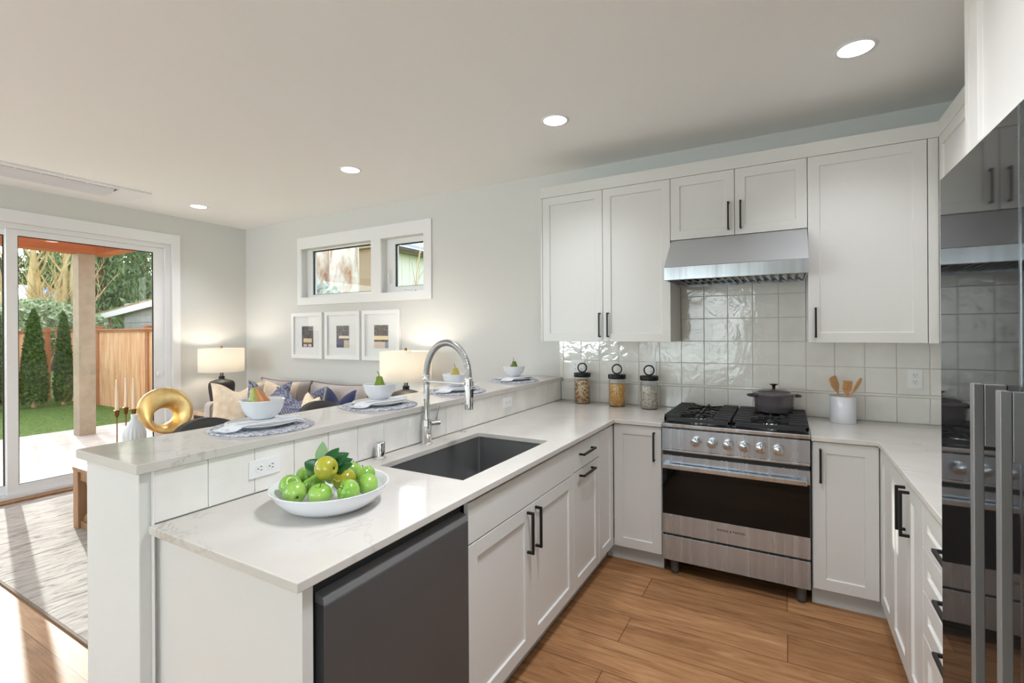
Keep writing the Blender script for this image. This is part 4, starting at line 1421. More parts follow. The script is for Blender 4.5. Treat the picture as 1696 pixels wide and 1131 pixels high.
def utensil(name, label, cat, foot, lean, yaw, head, L=0.29, hw=0.026, roll=0.0):
    t_ = thing(name, label, cat, foot, Euler((0, 0, 0)), 'wooden utensils in the crock')
    t_.rotation_mode = 'QUATERNION'
    d = Vector((math.cos(yaw) * math.sin(lean), math.sin(yaw) * math.sin(lean), math.cos(lean)))
    side = Vector((0.82, 0.57, 0))
    side = (side - d * side.dot(d)).normalized()
    nrm = side.cross(d).normalized()
    m3 = Matrix((side, -nrm, d)).transposed()
    q = m3.to_quaternion()
    t_.rotation_quaternion = q @ Euler((0, 0, roll)).to_quaternion()
    obj('shaft', MB().tube([(0, 0, 0.0), (0, 0, L - 0.075)], [0.0065, 0.0055], 10), M['wood_light'], t_, local=True)
    T = 0.0035
    if head == 'slotted':
        mb_ = MB().slab([-hw, -0.0140, -0.0098, -0.0021, 0.0021, 0.0098, 0.0140, hw], [L - 0.052, L - 0.044, L - 0.012, L],
                        lambda x, z: not (L - 0.044 < z < L - 0.012 and (0.0098 < abs(x) < 0.0140 or abs(x) < 0.0021)), -T, T, lambda a, b, c: (a, c, b))
        mb_.prism([(-hw, L - 0.0521), (-0.006, L - 0.085), (0.006, L - 0.085), (hw, L - 0.0521)], -T, T, lambda a, b, c: (a, c, b))
    elif head == 'flat':
        mb_ = MB().prism([(-0.006, L - 0.105), (0.006, L - 0.105), (hw, L - 0.06), (hw, L - 0.008), (hw - 0.006, L), (-hw + 0.016, L - 0.004), (-hw, L - 0.016), (-hw, L - 0.06)], -T, T,
                         lambda a, b, c: (a, c, b))
    else:
        poly = [(hw * math.sin(2 * PI * q_ / 24), L - 0.045 - 0.047 * math.cos(2 * PI * q_ / 24)) for q_ in range(24)]
        mb_ = MB().prism(poly, -T, T, lambda a, b, c: (a, c, b))
    obj('blade' if head != 'spoon' else 'bowl', mb_, M['wood_light'], t_, local=True, bevel=0.0015)


utensil('wooden_spatula', 'broad flat wooden spatula leaning left in the white crock', 'spatula', (cx + 0.030, cy + 0.030, ZT + 0.009), 0.30, PI - 0.1, 'flat', 0.280, 0.037, 0.3)
utensil('slotted_turner', 'slotted wooden turner standing upright in the white crock', 'turner', (cx + 0.004, cy + 0.005, ZT + 0.009), 0.10, 0.35, 'slotted', 0.247, 0.031)
utensil('wooden_spoon', 'wooden spoon leaning right in the white crock', 'spoon', (cx - 0.042, cy - 0.022, ZT + 0.009), 0.49, 0.25, 'spoon', 0.298, 0.029, 0.5)

# ------------------------------------------------------------------ places laid on the bar
SET = [(1.195, 'at the near end of the bar', 'first'), (1.835, 'second along the bar', 'second'), (2.495, 'behind the faucet', 'third'), (3.255, 'nearest the tiled wall', 'fourth')]
NX = -1.826
mat_p = obj('placemat', MB().lathe([(0.0, 0.0), (0.188, 0.0), (0.193, 0.003), (0.188, 0.006), (0.0, 0.006)], (0, 0, 0), 64), M['braid'], local=True)
plate_p = obj('dinner_plate', MB().lathe([(0.0, 0.003), (0.070, 0.003), (0.075, 0.0), (0.080, 0.0), (0.086, 0.004), (0.128, 0.0155), (0.1325, 0.018), (0.132, 0.0195), (0.126, 0.0185), (0.088, 0.0085), (0.0, 0.0075)], (0, 0, 0), 64), M['bluewhite'], local=True)
bowl_p = obj('cereal_bowl', MB().lathe([(0.0, 0.003), (0.036, 0.003), (0.038, 0.0), (0.042, 0.0), (0.044, 0.003), (0.062, 0.018), (0.076, 0.044), (0.0825, 0.071), (0.0838, 0.074), (0.0822, 0.0755),
                                     (0.0795, 0.071), (0.073, 0.046), (0.058, 0.021), (0.036, 0.008), (0.0, 0.007)], (0, 0, 0), 56), M['bluewhite'], local=True)


def napkin_mesh():
    def prof_z(r, s):
        # lies on the plate rim, then drops over the near edge to the placemat
        base = 0.0235 if r < 0.134 else max(0.0085, 0.0235 - (r - 0.134) * 0.6)
        return base
    mb_ = MB()

    def fn(u, v):
        yy = -0.178 + 0.300 * v
        xx = 0.012 + 0.085 * u + 0.035 * (v - 0.5) - 0.02 * (1 - v)
        r = math.hypot(xx, yy)
        return (xx, yy, prof_z(r, 0) + 0.0010 * math.sin(9 * xx + 5 * v) * (0.4 + 0.6 * abs(v - 0.45)))

    def fn2(u, v):
        p = fn(u * 0.55, v * 0.96)
        return (p[0] + 0.004, p[1] + 0.010, p[2] + 0.0035)
    mb_.grid(fn, 14, 26)
    mb_.grid(fn2, 10, 26)
    return mb_


nap_p = obj('napkin', napkin_mesh(), M['napkin'], local=True, solid=0.0028)


def pear_profile():
    P_ = [(0.0, -0.002), (0.006, -0.004), (0.018, -0.003), (0.029, 0.006), (0.0345, 0.022), (0.0335, 0.036), (0.028, 0.050), (0.0225, 0.062), (0.0180, 0.074), (0.0155, 0.083), (0.0115, 0.089), (0.005, 0.0905), (0.0, 0.089)]
    return P_


def pear_mat(name, a, b, lo=0.45, hi=0.65):
    m = mat(name, a, 0.38)
    k = NT(m)
    tc = k.n.new('ShaderNodeTexCoord')
    sp = k.n.new('ShaderNodeSeparateXYZ')
    k.link(tc.outputs['Object'], sp.inputs[0])
    mr = k.add('ShaderNodeMapRange')
    mr.inputs[1].default_value = -0.03
    mr.inputs[2].default_value = 0.03
    k.link(sp.outputs[1], mr.inputs[0])
    r = k.ramp(mr.outputs[0], [(lo, a), (hi, b)])
    n = k.noise(tc.outputs['Object'], 90, 3)
    sp2 = k.ramp(n, [(0.5, (1, 1, 1, 1)), (0.7, lin(196, 190, 150))])
    k.link(k.mix(0.6, r.outputs[0], sp2.outputs[0], 'MULTIPLY'), k.p.inputs['Base Color'])
    return m


PM = [pear_mat('blushed_pear_skin', lin(160, 172, 90), lin(190, 122, 66), 0.50, 0.80), pear_mat('green_pear_skin', lin(112, 138, 42), lin(134, 156, 58)),
      pear_mat('yellow_pear_skin', lin(184, 168, 82), lin(196, 178, 92)), pear_mat('olive_pear_skin', lin(96, 116, 46), lin(112, 130, 56))]
for i, (y, where, nth) in enumerate(SET):
    objs_ = []
    for p_, z in ((mat_p, ZBAR), (plate_p, ZBAR + 0.0062), (nap_p, ZBAR + 0.0062), (bowl_p, ZBAR + 0.0062 + 0.0305)):
        o_ = p_ if i == 0 else p_.copy()
        if i:
            COL.objects.link(o_)
        o_.location = (NX, y, z)
        objs_.append(o_)
    tag(objs_[0], 'round blue and white braided placemat on the bar, %s' % where, 'placemat', 'braided placemats on the bar')
    tag(objs_[1], 'pale blue white dinner plate on the bar, %s' % where, 'plate', 'dinner plates on the bar')
    tag(objs_[2], 'folded pale linen napkin under the bowl %s' % where, 'napkin', 'napkins on the bar')
    tag(objs_[3], 'pale blue white bowl holding a pear, %s' % where, 'bowl', 'small bowls on the bar')
    lab = ['green and orange blushed pear lying in the nearest bar bowl', 'bright green pear standing in the second bar bowl',
           'yellow pear standing in the bar bowl behind the faucet', 'dark green pear standing in the farthest bar bowl'][i]
    t = thing('pear', lab, 'pear', (NX, y, ZBAR + 0.0062 + 0.0285 + 0.0125), 0, 'pears in the bar bowls')
    obj('flesh', MB().lathe(pear_profile(), (0, 0, 0), 28), PM[i], t, local=True)
    obj('stem', MB().tube([(0, 0, 0.088), (0.0, -0.002, 0.098), (0.0, -0.006, 0.107), (0.0, -0.012, 0.112)], [0.0016, 0.0014, 0.0015, 0.002], 6), M['wood_stem'], t, local=True)
    if i == 0:
        t.scale = (1.2, 1.2, 1.2)
        t.location = (NX, y, ZBAR + 0.0062 + 0.0285 + 0.020)
        t.rotation_euler = (0.25, 0.1, -1.06)
    else:
        t.scale = (1.12, 1.12, 1.12)
        t.location.z += 0.003


# ------------------------------------------------------------------ living room
def cushion_mesh(w, h, t_, chop=0.0, n=18):
    """a pillow standing in the xz plane, thickness along y, base at z = 0"""
    mb_ = MB()

    def side(sg):
        def fn(u, v):
            a, b = 2 * u - 1, 2 * v - 1
            x = w / 2 * a * (0.90 + 0.10 * b * b)
            z = h / 2 * b * (0.90 + 0.10 * a * a)
            k = max(0.0, (1 - a * a) * (1 - b * b))
            y = sg * t_ / 2 * k ** 0.38
            dip = chop * math.exp(-(a / 0.42) ** 2) * max(0, (b + 1) / 2) ** 2
            return (x * (1 + 0.35 * chop * max(0, b)), y * (1 - 1.5 * dip), z + h / 2 - dip * h)
        return fn
    mb_.grid(side(1), n, n)
    mb_.grid(side(-1), n, n)
    return mb_


def pillow(label, x, y, z, w, h, t_, chop, m, rz, lean, roll=0.0, trim=None):
    mb_ = cushion_mesh(w, h, t_, chop)
    o_ = obj('throw_pillow', mb_, m, local=True)
    o_.location = (x, y, z)
    o_.rotation_euler = Euler((lean, roll, rz))
    tag(o_, label, 'pillow', 'throw pillows on the sofa')
    return o_


def rbox(mb_, x0, x1, y0, y1, z0, z1):
    return mb_.box(x0, x1, y0, y1, z0, z1)


so = thing('sofa', 'mauve grey velvet sofa with dark piping under the high windows', 'sofa', (-4.37, 3.25, 0))
sx0, sx1, sy0, sy1 = -5.40, -3.36, 2.86, 3.66
for (a, b) in ((sx0, sx0 + 0.15), (sx1 - 0.15, sx1)):
    am = MB().prism([(sy0, 0.16), (sy1, 0.16), (sy1, 0.80), (sy0 + 0.03, 0.748), (sy0, 0.72)], a, b, lambda p, q, w: (w, p, q))
    ao = obj('arm', am, M['fabric'], so, bevel=0.03)
    e = 0.012
    pth = [(a + e if a < -4 else b - e, sy0 + 0.001, 0.17), (a + e if a < -4 else b - e, sy0 + 0.001, 0.70)]
    inner = b - 0.014 if a < -4 else a + 0.014
    obj('arm_piping', MB().tube([(inner, sy0 + 0.004, 0.18), (inner, sy0 + 0.004, 0.715), (inner, sy0 + 0.04, 0.742), (inner, sy1 - 0.05, 0.792)], 0.006, 8), M['piping'], ao)
obj('frame', MB().box(sx0 + 0.151, sx1 - 0.151, sy0 + 0.03, sy1, 0.16, 0.30), M['fabric'], so, bevel=0.02)
obj('back', MB().prism([(sy1 - 0.20, 0.301), (sy1, 0.301), (sy1, 0.86), (sy1 - 0.10, 0.86)], sx0 + 0.151, sx1 - 0.151, lambda p, q, w: (w, p, q)), M['fabric'], so, bevel=0.03)
mid = (sx0 + sx1) / 2
for (a, b) in ((sx0 + 0.155, mid - 0.003), (mid + 0.003, sx1 - 0.155)):
    obj('seat_cushion', MB().box(a, b, sy0 + 0.01, sy1 - 0.21, 0.302, 0.455), M['fabric'], so, bevel=0.035)
    cm = cushion_mesh(b - a, 0.54, 0.24, 0.0, 20)
    q_ = MB()
    ca, sa = math.cos(0.16), math.sin(0.16)
    xm, ym, zm = (a + b) / 2, sy1 - 0.32, 0.44
    tf = lambda p: (xm + p[0], ym + p[1] * ca + p[2] * sa, zm + p[2] * ca - p[1] * sa)
    q_._add([tf(p) for p in cm.v], cm.f, True)
    bc = obj('back_cushion', q_, M['fabric'], so)
    wv, hv = b - a, 0.54
    loop = []
    for (u0, v0, u1, v1) in ((-1, -1, 1, -1), (1, -1, 1, 1), (1, 1, -1, 1), (-1, 1, -1, -1)):
        for q in range(10):
            aa, bb = u0 + (u1 - u0) * q / 10, v0 + (v1 - v0) * q / 10
            loop.append(tf((wv / 2 * aa * (0.90 + 0.10 * bb * bb), 0, hv / 2 * bb * (0.90 + 0.10 * aa * aa) + hv / 2)))
    loop.append(loop[0])
    obj('cushion_piping', MB().tube(loop, 0.006, 8, caps=False), M['piping'], bc)
for (x, y) in ((sx0 + 0.08, sy0 + 0.08), (sx1 - 0.08, sy0 + 0.08), (sx0 + 0.08, sy1 - 0.08), (sx1 - 0.08, sy1 - 0.08)):
    obj('leg', MB().cyl((x, y, 0.0), (x, y, 0.16), 0.018, 0.026, 14), M['stool_leg'], so)
pillow('cream embroidered pillow against the left sofa arm', -5.02, 2.99, 0.46, 0.50, 0.51, 0.17, 0.16, M['cream'], 0.75, -0.16)
pillow('cream pillow peeping out behind the blue lattice pillow', -4.60, 3.13, 0.462, 0.50, 0.53, 0.12, 0.06, M['cream'], 0.1, -0.20)
pillow('blue lattice pillow with dented top on the left sofa half', -4.53, 2.965, 0.46, 0.53, 0.55, 0.16, 0.26, M['lattice'], 0.18, -0.18)
pillow('blue lattice pillow leaning on the right sofa half', -4.03, 2.97, 0.46, 0.50, 0.51, 0.16, 0.22, M['lattice'], 0.30, -0.16)
pillow('plain navy pillow behind the right lattice pillow', -3.70, 3.115, 0.462, 0.44, 0.50, 0.13, 0.20, M['navy'], -0.1, -0.20)
pillow('cream pillow against the right sofa arm', -3.72, 2.83, 0.46, 0.46, 0.48, 0.15, 0.06, M['cream'], -0.45, -0.16)


def end_table(label, x0, x1, y0, y1, zt):
    t_ = thing('end_table', label, 'table', ((x0 + x1) / 2, (y0 + y1) / 2, 0))
    obj('tabletop', MB().box(x0, x1, y0, y1, zt - 0.045, zt), M['endtable_wood'], t_, bevel=0.003)
    for x in (x0, x1 - 0.045):
        for y in (y0, y1 - 0.045):
            obj('leg', MB().box(x, x + 0.045, y, y + 0.045, 0.0, zt - 0.0455), M['endtable_wood'], t_, bevel=0.002)
    obj('shelf', MB().box(x0 + 0.046, x1 - 0.046, y0 + 0.01, y1 - 0.01, 0.15, 0.17), M['endtable_wood'], t_)
    dr_ = obj('drawer', MB().box(x0 + 0.05, x1 - 0.05, y0 + 0.004, y0 + 0.02, zt - 0.14, zt - 0.047), M['stool_leg'], t_)


end_table('pale wood end table left of the sofa under a lamp', -5.86, -5.425, 2.98, 3.48, 0.607)
end_table('pale wood end table right of the sofa under a lamp', -3.30, -2.78, 3.12, 3.62, 0.607)


def table_lamp(label, x, y, z):
    t_ = thing('table_lamp', label, 'lamp', (x, y, z), 0, 'table lamps beside the sofa')
    obj('base', MB().lathe([(0.0, 0.0), (0.088, 0.0), (0.094, 0.006), (0.112, 0.10), (0.128, 0.20), (0.134, 0.27), (0.130, 0.305), (0.112, 0.328), (0.060, 0.345), (0.040, 0.350), None,
                            (0.040, 0.3505), (0.034, 0.353), (0.0, 0.354)], (x, y, z), 40), M['lamp_base'], t_)
    obj('neck', MB().lathe([(0.030, 0.3545), (0.030, 0.385), None, (0.018, 0.385), (0.018, 0.425), (0.0, 0.425)], (x, y, z), 24), M['black'], t_)
    R_ = 0.232
    sd_ = obj('lamp_shade', MB().lathe([(R_, 0.437), (R_, 0.702), None, (R_ - 0.003, 0.702), (R_ - 0.003, 0.437), (R_, 0.437)], (x, y, z), 56), M['shade'], t_)
    sp_ = MB()
    for a_ in (0, 2 * PI / 3, 4 * PI / 3):
        sp_.tube([(x, y, z + 0.690), (x + (R_ - 0.004) * math.cos(a_), y + (R_ - 0.004) * math.sin(a_), z + 0.690)], 0.0025, 6)
    sp_.tube([(x, y, z + 0.425), (x, y, z + 0.700)], 0.004, 8)
    obj('harp', sp_, M['brass'], t_)
    obj('finial', MB().lathe([(0.0, 0.7005), (0.010, 0.7005), (0.012, 0.712), (0.008, 0.728), (0.0, 0.732)], (x, y, z), 16), M['brass'], t_)
    obj('bulb', MB().ell((x, y, z + 0.545), 0.03, 0.03, 0.042, 16, 10), mat('warm_bulb_glass', lin(255, 236, 200), 0.4, emit=(1, 0.80, 0.55, 1), estr=14.0) if 'warm_bulb_glass' not in bpy.data.materials else bpy.data.materials['warm_bulb_glass'], t_)
    d_ = bpy.data.lights.new('table_lamp_bulb', 'POINT')
    d_.energy = 6.0
    d_.color = (1, 0.88, 0.72)
    d_.shadow_soft_size = 0.05
    l_ = bpy.data.objects.new('table_lamp_bulb', d_)
    COL.objects.link(l_)
    l_.location = (x, y, z + 0.61)


table_lamp('table lamp with charcoal base and white drum shade near the sliding door', -5.645, 3.20, 0.607)
table_lamp('table lamp with white drum shade right of the sofa', -3.02, 3.37, 0.607)


# framed pictures
def art_mat(seed, dark, pale, gold):
    m = mat('print_%d' % seed, dark, 0.6)
    k = NT(m)
    v = k.coords((1, 1, 1), loc=(seed * 3.1, 0, seed))
    n = k.noise(v, 26, 5, 0.6, 2.5)
    r = k.ramp(n, [(0.485, dark), (0.51, pale), (0.535, dark), (0.70, gold)])
    k.link(r.outputs[0], k.p.inputs['Base Color'])
    return m


M['mount'] = mat('picture_mount', lin(234, 235, 236), 0.7)
M['frame'] = mat('white_picture_frame', lin(238, 238, 238), 0.4)
for i, (a, b, lab) in enumerate(((-5.070, -4.541, 'left of three white framed prints above the sofa'), (-4.496, -3.952, 'middle of three white framed prints above the sofa'),
                                 (-3.916, -3.390, 'right of three white framed prints above the sofa'))):
    z0, z1 = 1.187, 1.713
    t = thing('framed_print', lab, 'picture', ((a + b) / 2, YB, z0), 0, 'framed prints above the sofa')
    fr = 0.042
    obj('frame', MB().slab([a, a + fr, b - fr, b], [z0, z0 + fr, z1 - fr, z1], lambda x, z: not (a + fr < x < b - fr and z0 + fr < z < z1 - fr), 0.001, 0.032,
                           lambda p, q, w: (p, YB - w, q)), M['frame'], t, bevel=0.002)
    obj('mount', MB().box(a + fr, b - fr, YB - 0.010, YB - 0.002, z0 + fr, z1 - fr), M['mount'], t)
    xm = (a + b) / 2
    w2 = 0.098
    zt_, zb_ = 1.558, 1.318
    navy, pale, gold = lin(28, 28, 58), lin(206, 198, 184), lin(208, 178, 120)
    p_ = obj('print', MB().box(xm - w2, xm + w2, YB - 0.0118, YB - 0.0102, zb_, zt_), art_mat(i + 1, navy, pale if i != 2 else gold, navy), t)
    if i == 0:
        bars = [(xm - 0.07, xm + 0.075, 1.372, 1.418, lin(226, 204, 160)), (xm - 0.07, xm - 0.01, 1.325, 1.352, lin(222, 196, 190)), (xm + 0.015, xm + 0.07, 1.325, 1.352, lin(222, 196, 190))]
    elif i == 1:
        bars = [(xm - 0.06, xm + w2, 1.418, 1.446, lin(238, 224, 200)), (xm + 0.02, xm + w2, 1.320, 1.398, lin(206, 190, 166)), (xm - w2, xm + 0.012, 1.32, 1.415, lin(78, 76, 110))]
    else:
        bars = [(xm - w2, xm + w2, 1.405, 1.446, lin(244, 224, 178)), (xm - w2, xm + 0.055, 1.318, 1.384, lin(220, 198, 184)), (xm + 0.055, xm + w2, 1.318, 1.384, lin(150, 146, 164))]
    for (q0, q1, v0, v1, col_) in bars:
        obj('colour_band', MB().box(q0, q1, YB - 0.0128, YB - 0.0119, v0, v1), mat('print_band', col_, 0.6), p_)
    obj('glazing', MB().box(a + fr, b - fr, YB - 0.0185, YB - 0.0165, z0 + fr, z1 - fr), M['picture_glass'], t)

# rug, coffee table and what stands on it
rg = thing('area_rug', 'pale grey carved rug on the oak floor by the sliding door', 'rug', (-4.15, 2.1, 0))

obj('pile', MB().box(-5.83, -2.48, 1.012, 2.792, 0.0004, 0.0112), M['rug'], rg)
obj('binding', MB().slab([-5.842, -5.831, -2.479, -2.468], [1.0, 1.011, 2.793, 2.804], lambda x, y: not (-5.831 < x < -2.479 and 1.011 < y < 2.793), 0.0004, 0.0105), M['rug_edge'], rg)
ZCT = 0.472
tx0, tx1, ty0, ty1 = -4.745, -3.62, 1.560, 2.300
t = thing('coffee_table', 'brown wooden coffee table with crossed braces on the grey rug', 'table', ((tx0 + tx1) / 2, (ty0 + ty1) / 2, 0.0114))
obj('tabletop', MB().box(tx0, tx1, ty0, ty1, ZCT - 0.028, ZCT), M['table_wood'], t, bevel=0.002)
L = 0.085
for x in (tx0 + 0.004, tx1 - L - 0.004):
    for y in (ty0 + 0.004, ty1 - L - 0.004):
        obj('leg', MB().box(x, x + L, y, y + L, 0.0114, ZCT - 0.0285), M['table_wood'], t, bevel=0.002)
for y in (ty0 + 0.02, ty1 - 0.02 - 0.05):
    obj('rail', MB().box(tx0 + L + 0.005, tx1 - L - 0.005, y, y + 0.05, 0.0125, 0.065), M['table_wood'], t)
    obj('apron', MB().box(tx0 + L + 0.005, tx1 - L - 0.005, y, y + 0.05, ZCT - 0.10, ZCT - 0.029), M['table_wood'], t)
    xm = (tx0 + tx1) / 2
    for (a, b) in ((tx0 + L, xm), (xm, tx1 - L)):
        for k_i, (za, zb_) in enumerate(((ZCT - 0.105, 0.07), (0.07, ZCT - 0.105))):
            d_ = Vector((b - a, 0, zb_ - za)).normalized()
            n_v = Vector((-d_.z, 0, d_.x)) * 0.022
            p0, p1 = Vector((a + 0.03, 0, za)), Vector((b - 0.03, 0, zb_))
            yy = (y + 0.012, y + 0.024) if k_i else (y + 0.026, y + 0.038)
            m_ = MB().prism([((p0 + n_v).x, (p0 + n_v).z), ((p1 + n_v).x, (p1 + n_v).z), ((p1 - n_v).x, (p1 - n_v).z), ((p0 - n_v).x, (p0 - n_v).z)], yy[0], yy[1], lambda p, q, w: (p, w, q))
            obj('brace', m_, M['table_wood'], t)
for x in (tx0 + 0.02, tx1 - 0.07):
    obj('end_rail', MB().box(x, x + 0.05, ty0 + L + 0.006, ty1 - L - 0.006, 0.0125, 0.065), M['table_wood'], t)


def candle_holder(lab, clab, x, y, zc, zt_):
    t_ = thing('candle_holder', lab, 'candle holder', (x, y, ZCT), 0, 'brass candle holders')
    h_ = zc - ZCT
    obj('foot', MB().lathe([(0.0, 0.0), (0.048, 0.0), (0.048, 0.004), (0.030, 0.010), (0.010, 0.022), (0.0045, 0.05)], (x, y, ZCT), 28), M['brass'], t_)
    obj('stem', MB().lathe([(0.0045, 0.0501), (0.0040, h_ - 0.055)], (x, y, ZCT), 12), M['brass'], t_)
    obj('cup', MB().lathe([(0.0, h_ - 0.0549), (0.006, h_ - 0.0549), (0.013, h_ - 0.040), (0.0155, h_ - 0.012), (0.0205, h_), (0.0195, h_ + 0.002), (0.0, h_ - 0.002)], (x, y, ZCT), 24), M['brass'], t_)
    c_o = thing('taper_candle', clab, 'candle', (x, y, zc), 0, 'taper candles')
    obj('wax', MB().lathe([(0.0, 0.001), (0.0125, 0.001), (0.0125, 0.004), (0.0065, zt_ - zc - 0.006), (0.003, zt_ - zc), (0.0, zt_ - zc)], (x, y, zc), 20), M['wax'], c_o)
    obj('wick', MB().tube([(x, y, zt_), (x - 0.001, y, zt_ + 0.008)], 0.0009, 5), M['rubber'], c_o)


candle_holder('brass candle holder on the coffee table, leftmost', 'pale taper candle in the leftmost brass holder', -4.420, 1.720, 0.900, 1.138)
candle_holder('brass candle holder in the middle of three', 'pale taper candle in the middle brass holder', -4.480, 1.802, 0.907, 1.142)
candle_holder('brass candle holder behind the white vase', 'pale taper candle rising behind the white vase', -4.290, 1.775, 0.912, 1.150)
vp = [(0.0, 0.0), (0.052, 0.0), (0.057, 0.006), (0.064, 0.12), (0.068, 0.27), (0.0665, 0.30), (0.056, 0.335), (0.034, 0.372), (0.0215, 0.390), (0.0195, 0.400), (0.0195, 0.430), (0.0165, 0.430), (0.0165, 0.40), (0.0, 0.36)]
vm = MB()
n = 72
vs, fs = [], []
for (r_, z) in vp:
    for q in range(n):
        a_ = 2 * PI * q / n
        k_f = 1 + (0.030 * (1 if q % 4 < 2 else -1) * min(1, max(0, (r_ - 0.022) / 0.03)) if 0.0 < z < 0.345 else 0)
        vs.append((-4.075 + r_ * k_f * math.cos(a_), 1.690 + r_ * k_f * math.sin(a_), ZCT + z))
for i in range(len(vp) - 1):
    for q in range(n):
        q2 = (q + 1) % n
        fs.append((i * n + q, i * n + q2, (i + 1) * n + q2, (i + 1) * n + q))
vm._add(vs, fs, True)
tag(obj('vase', vm, M['vase']), 'white ribbed bottle vase on the coffee table beside the candles', 'vase')

gx, gy, gz = -4.345, 2.005, 0.842
t = thing('ring_sculpture', 'gold twisted ring sculpture standing on the coffee table', 'sculpture', (gx, gy, ZCT))
away = Vector((gx, gy, 0)).normalized()
sidev = Vector((-away.y, away.x, 0)) * -1
rs = MB()
NA, NB = 96, 24
vs, fs = [], []
for i in range(NA):
    a_ = 2 * PI * i / NA
    ang = (a_ - math.radians(250)) / 2 + PI / 2       # half a turn of twist round the loop, edge-on at the foot
    rc, wid, thk = 0.124, 0.082, 0.030
    for j in range(NB):
        b_ = 2 * PI * j / NB
        u_ = wid * math.copysign(abs(math.cos(b_)) ** 0.8, math.cos(b_))
        w_ = thk * math.sin(b_)
        ru, aw = u_ * math.cos(ang) - w_ * math.sin(ang), u_ * math.sin(ang) + w_ * math.cos(ang)
        vs.append(Vector((gx, gy, gz)) + (sidev * math.cos(a_) + Vector((0, 0, 1)) * math.sin(a_)) * (rc + ru) + away * aw)
for i in range(NA):
    i2 = (i + 1) % NA
    sh_ = NB // 2 if i2 == 0 else 0
    for j in range(NB):
        j2 = (j + 1) % NB
        fs.append((i * NB + j, i2 * NB + (j + sh_) % NB, i2 * NB + (j2 + sh_) % NB, i * NB + j2))
rs._add(vs, fs, True)
obj('ring', rs, M['gold'], t)
obj('plinth', MB().box(gx - 0.055, gx + 0.055, gy - 0.045, gy + 0.045, ZCT, 0.650), M['gold'], t, bevel=0.004)


# bar stools pulled up to the far side of the bar
def bar_stool(label, y):
    t_ = thing('bar_stool', label, 'stool', (-2.26, y, 0), 0, 'bar stools')
    x = -2.26
    obj('seat', MB().box(x - 0.20, x + 0.20, y - 0.21, y + 0.21, 0.69, 0.75), M['stool'], t_, bevel=0.025)

    def fn(sg):
        def f_(u, v):
            ph = (u - 0.5) * 2.3
            top = 1.065 - 0.16 * abs(u - 0.5) ** 2 * 4 * 0.9
            r_ = 0.235 + 0.012 * v + sg * 0.014
            z = 0.70 + (top - 0.70) * v
            return (x + 0.02 - r_ * math.cos(ph), y + r_ * math.sin(ph), z)
        return f_
    m_ = MB()
    g1, g2 = MB().grid(fn(1), 24, 8), MB().grid(fn(-1), 24, 8)
    m_._add(g1.v, g1.f, True)
    m_._add(g2.v, g2.f, True)
    nu, nv = 24, 8
    o2 = len(g1.v)
    rim = [(i, i + 1) for i in range(nu)] + [(nv * (nu + 1) + i, nv * (nu + 1) + i + 1) for i in range(nu)] + \
          [(j * (nu + 1), (j + 1) * (nu + 1)) for j in range(nv)] + [(j * (nu + 1) + nu, (j + 1) * (nu + 1) + nu) for j in range(nv)]
    for a_, b_ in rim:
        m_.f.append((a_, b_, o2 + b_, o2 + a_))
        m_.s.append(False)
        m_.m.append(0)
    obj('backrest', m_, M['stool'], t_)
    for (dx, dy) in ((-1, -1), (-1, 1), (1, -1), (1, 1)):
        obj('leg', MB().tube([(x + dx * 0.19, y + dy * 0.19, 0.0), (x + dx * 0.15, y + dy * 0.15, 0.689)], [0.013, 0.018], 10), M['stool_leg'], t_)
    obj('footrest', MB().slab([x - 0.182, x - 0.166, x + 0.166, x + 0.182], [y - 0.182, y - 0.166, y + 0.166, y + 0.182],
        lambda p, q: not (abs(p - x) < 0.166 and abs(q - y) < 0.166), 0.25, 0.27), M['stool_leg'], t_)


bar_stool('charcoal bar stool with curved back at the near end of the bar', 1.315)
bar_stool('charcoal bar stool with curved back, second along the bar', 1.975)

# ------------------------------------------------------------------ outdoors
struct('ground', MB().box(-60, 30, -40, 60, -0.40, -0.13), M['lawn'], keep=True)
struct('patio', MB().box(-9.85, XL - 0.181, -4.0, 4.25, -0.129, -0.03), M['concrete'])
struct('patio_roof', MB().box(-9.55, XL - 0.181, -4.0, 3.55, 2.84, 2.98), M['cedar'])
struct('patio_beam', MB().box(-9.36, -9.10, -4.0, 3.50, 2.69, 2.839), M['cedar'])
struct('patio_beam', MB().box(-9.099, XL - 0.181, 3.30, 3.50, 2.70, 2.839), M['cedar'])
tag(obj('patio_post', MB().box(-9.34, -9.13, 3.09, 3.29, -0.03, 2.689), M['post'], bevel=0.004), 'square taupe post holding up the cedar patio roof', 'post')


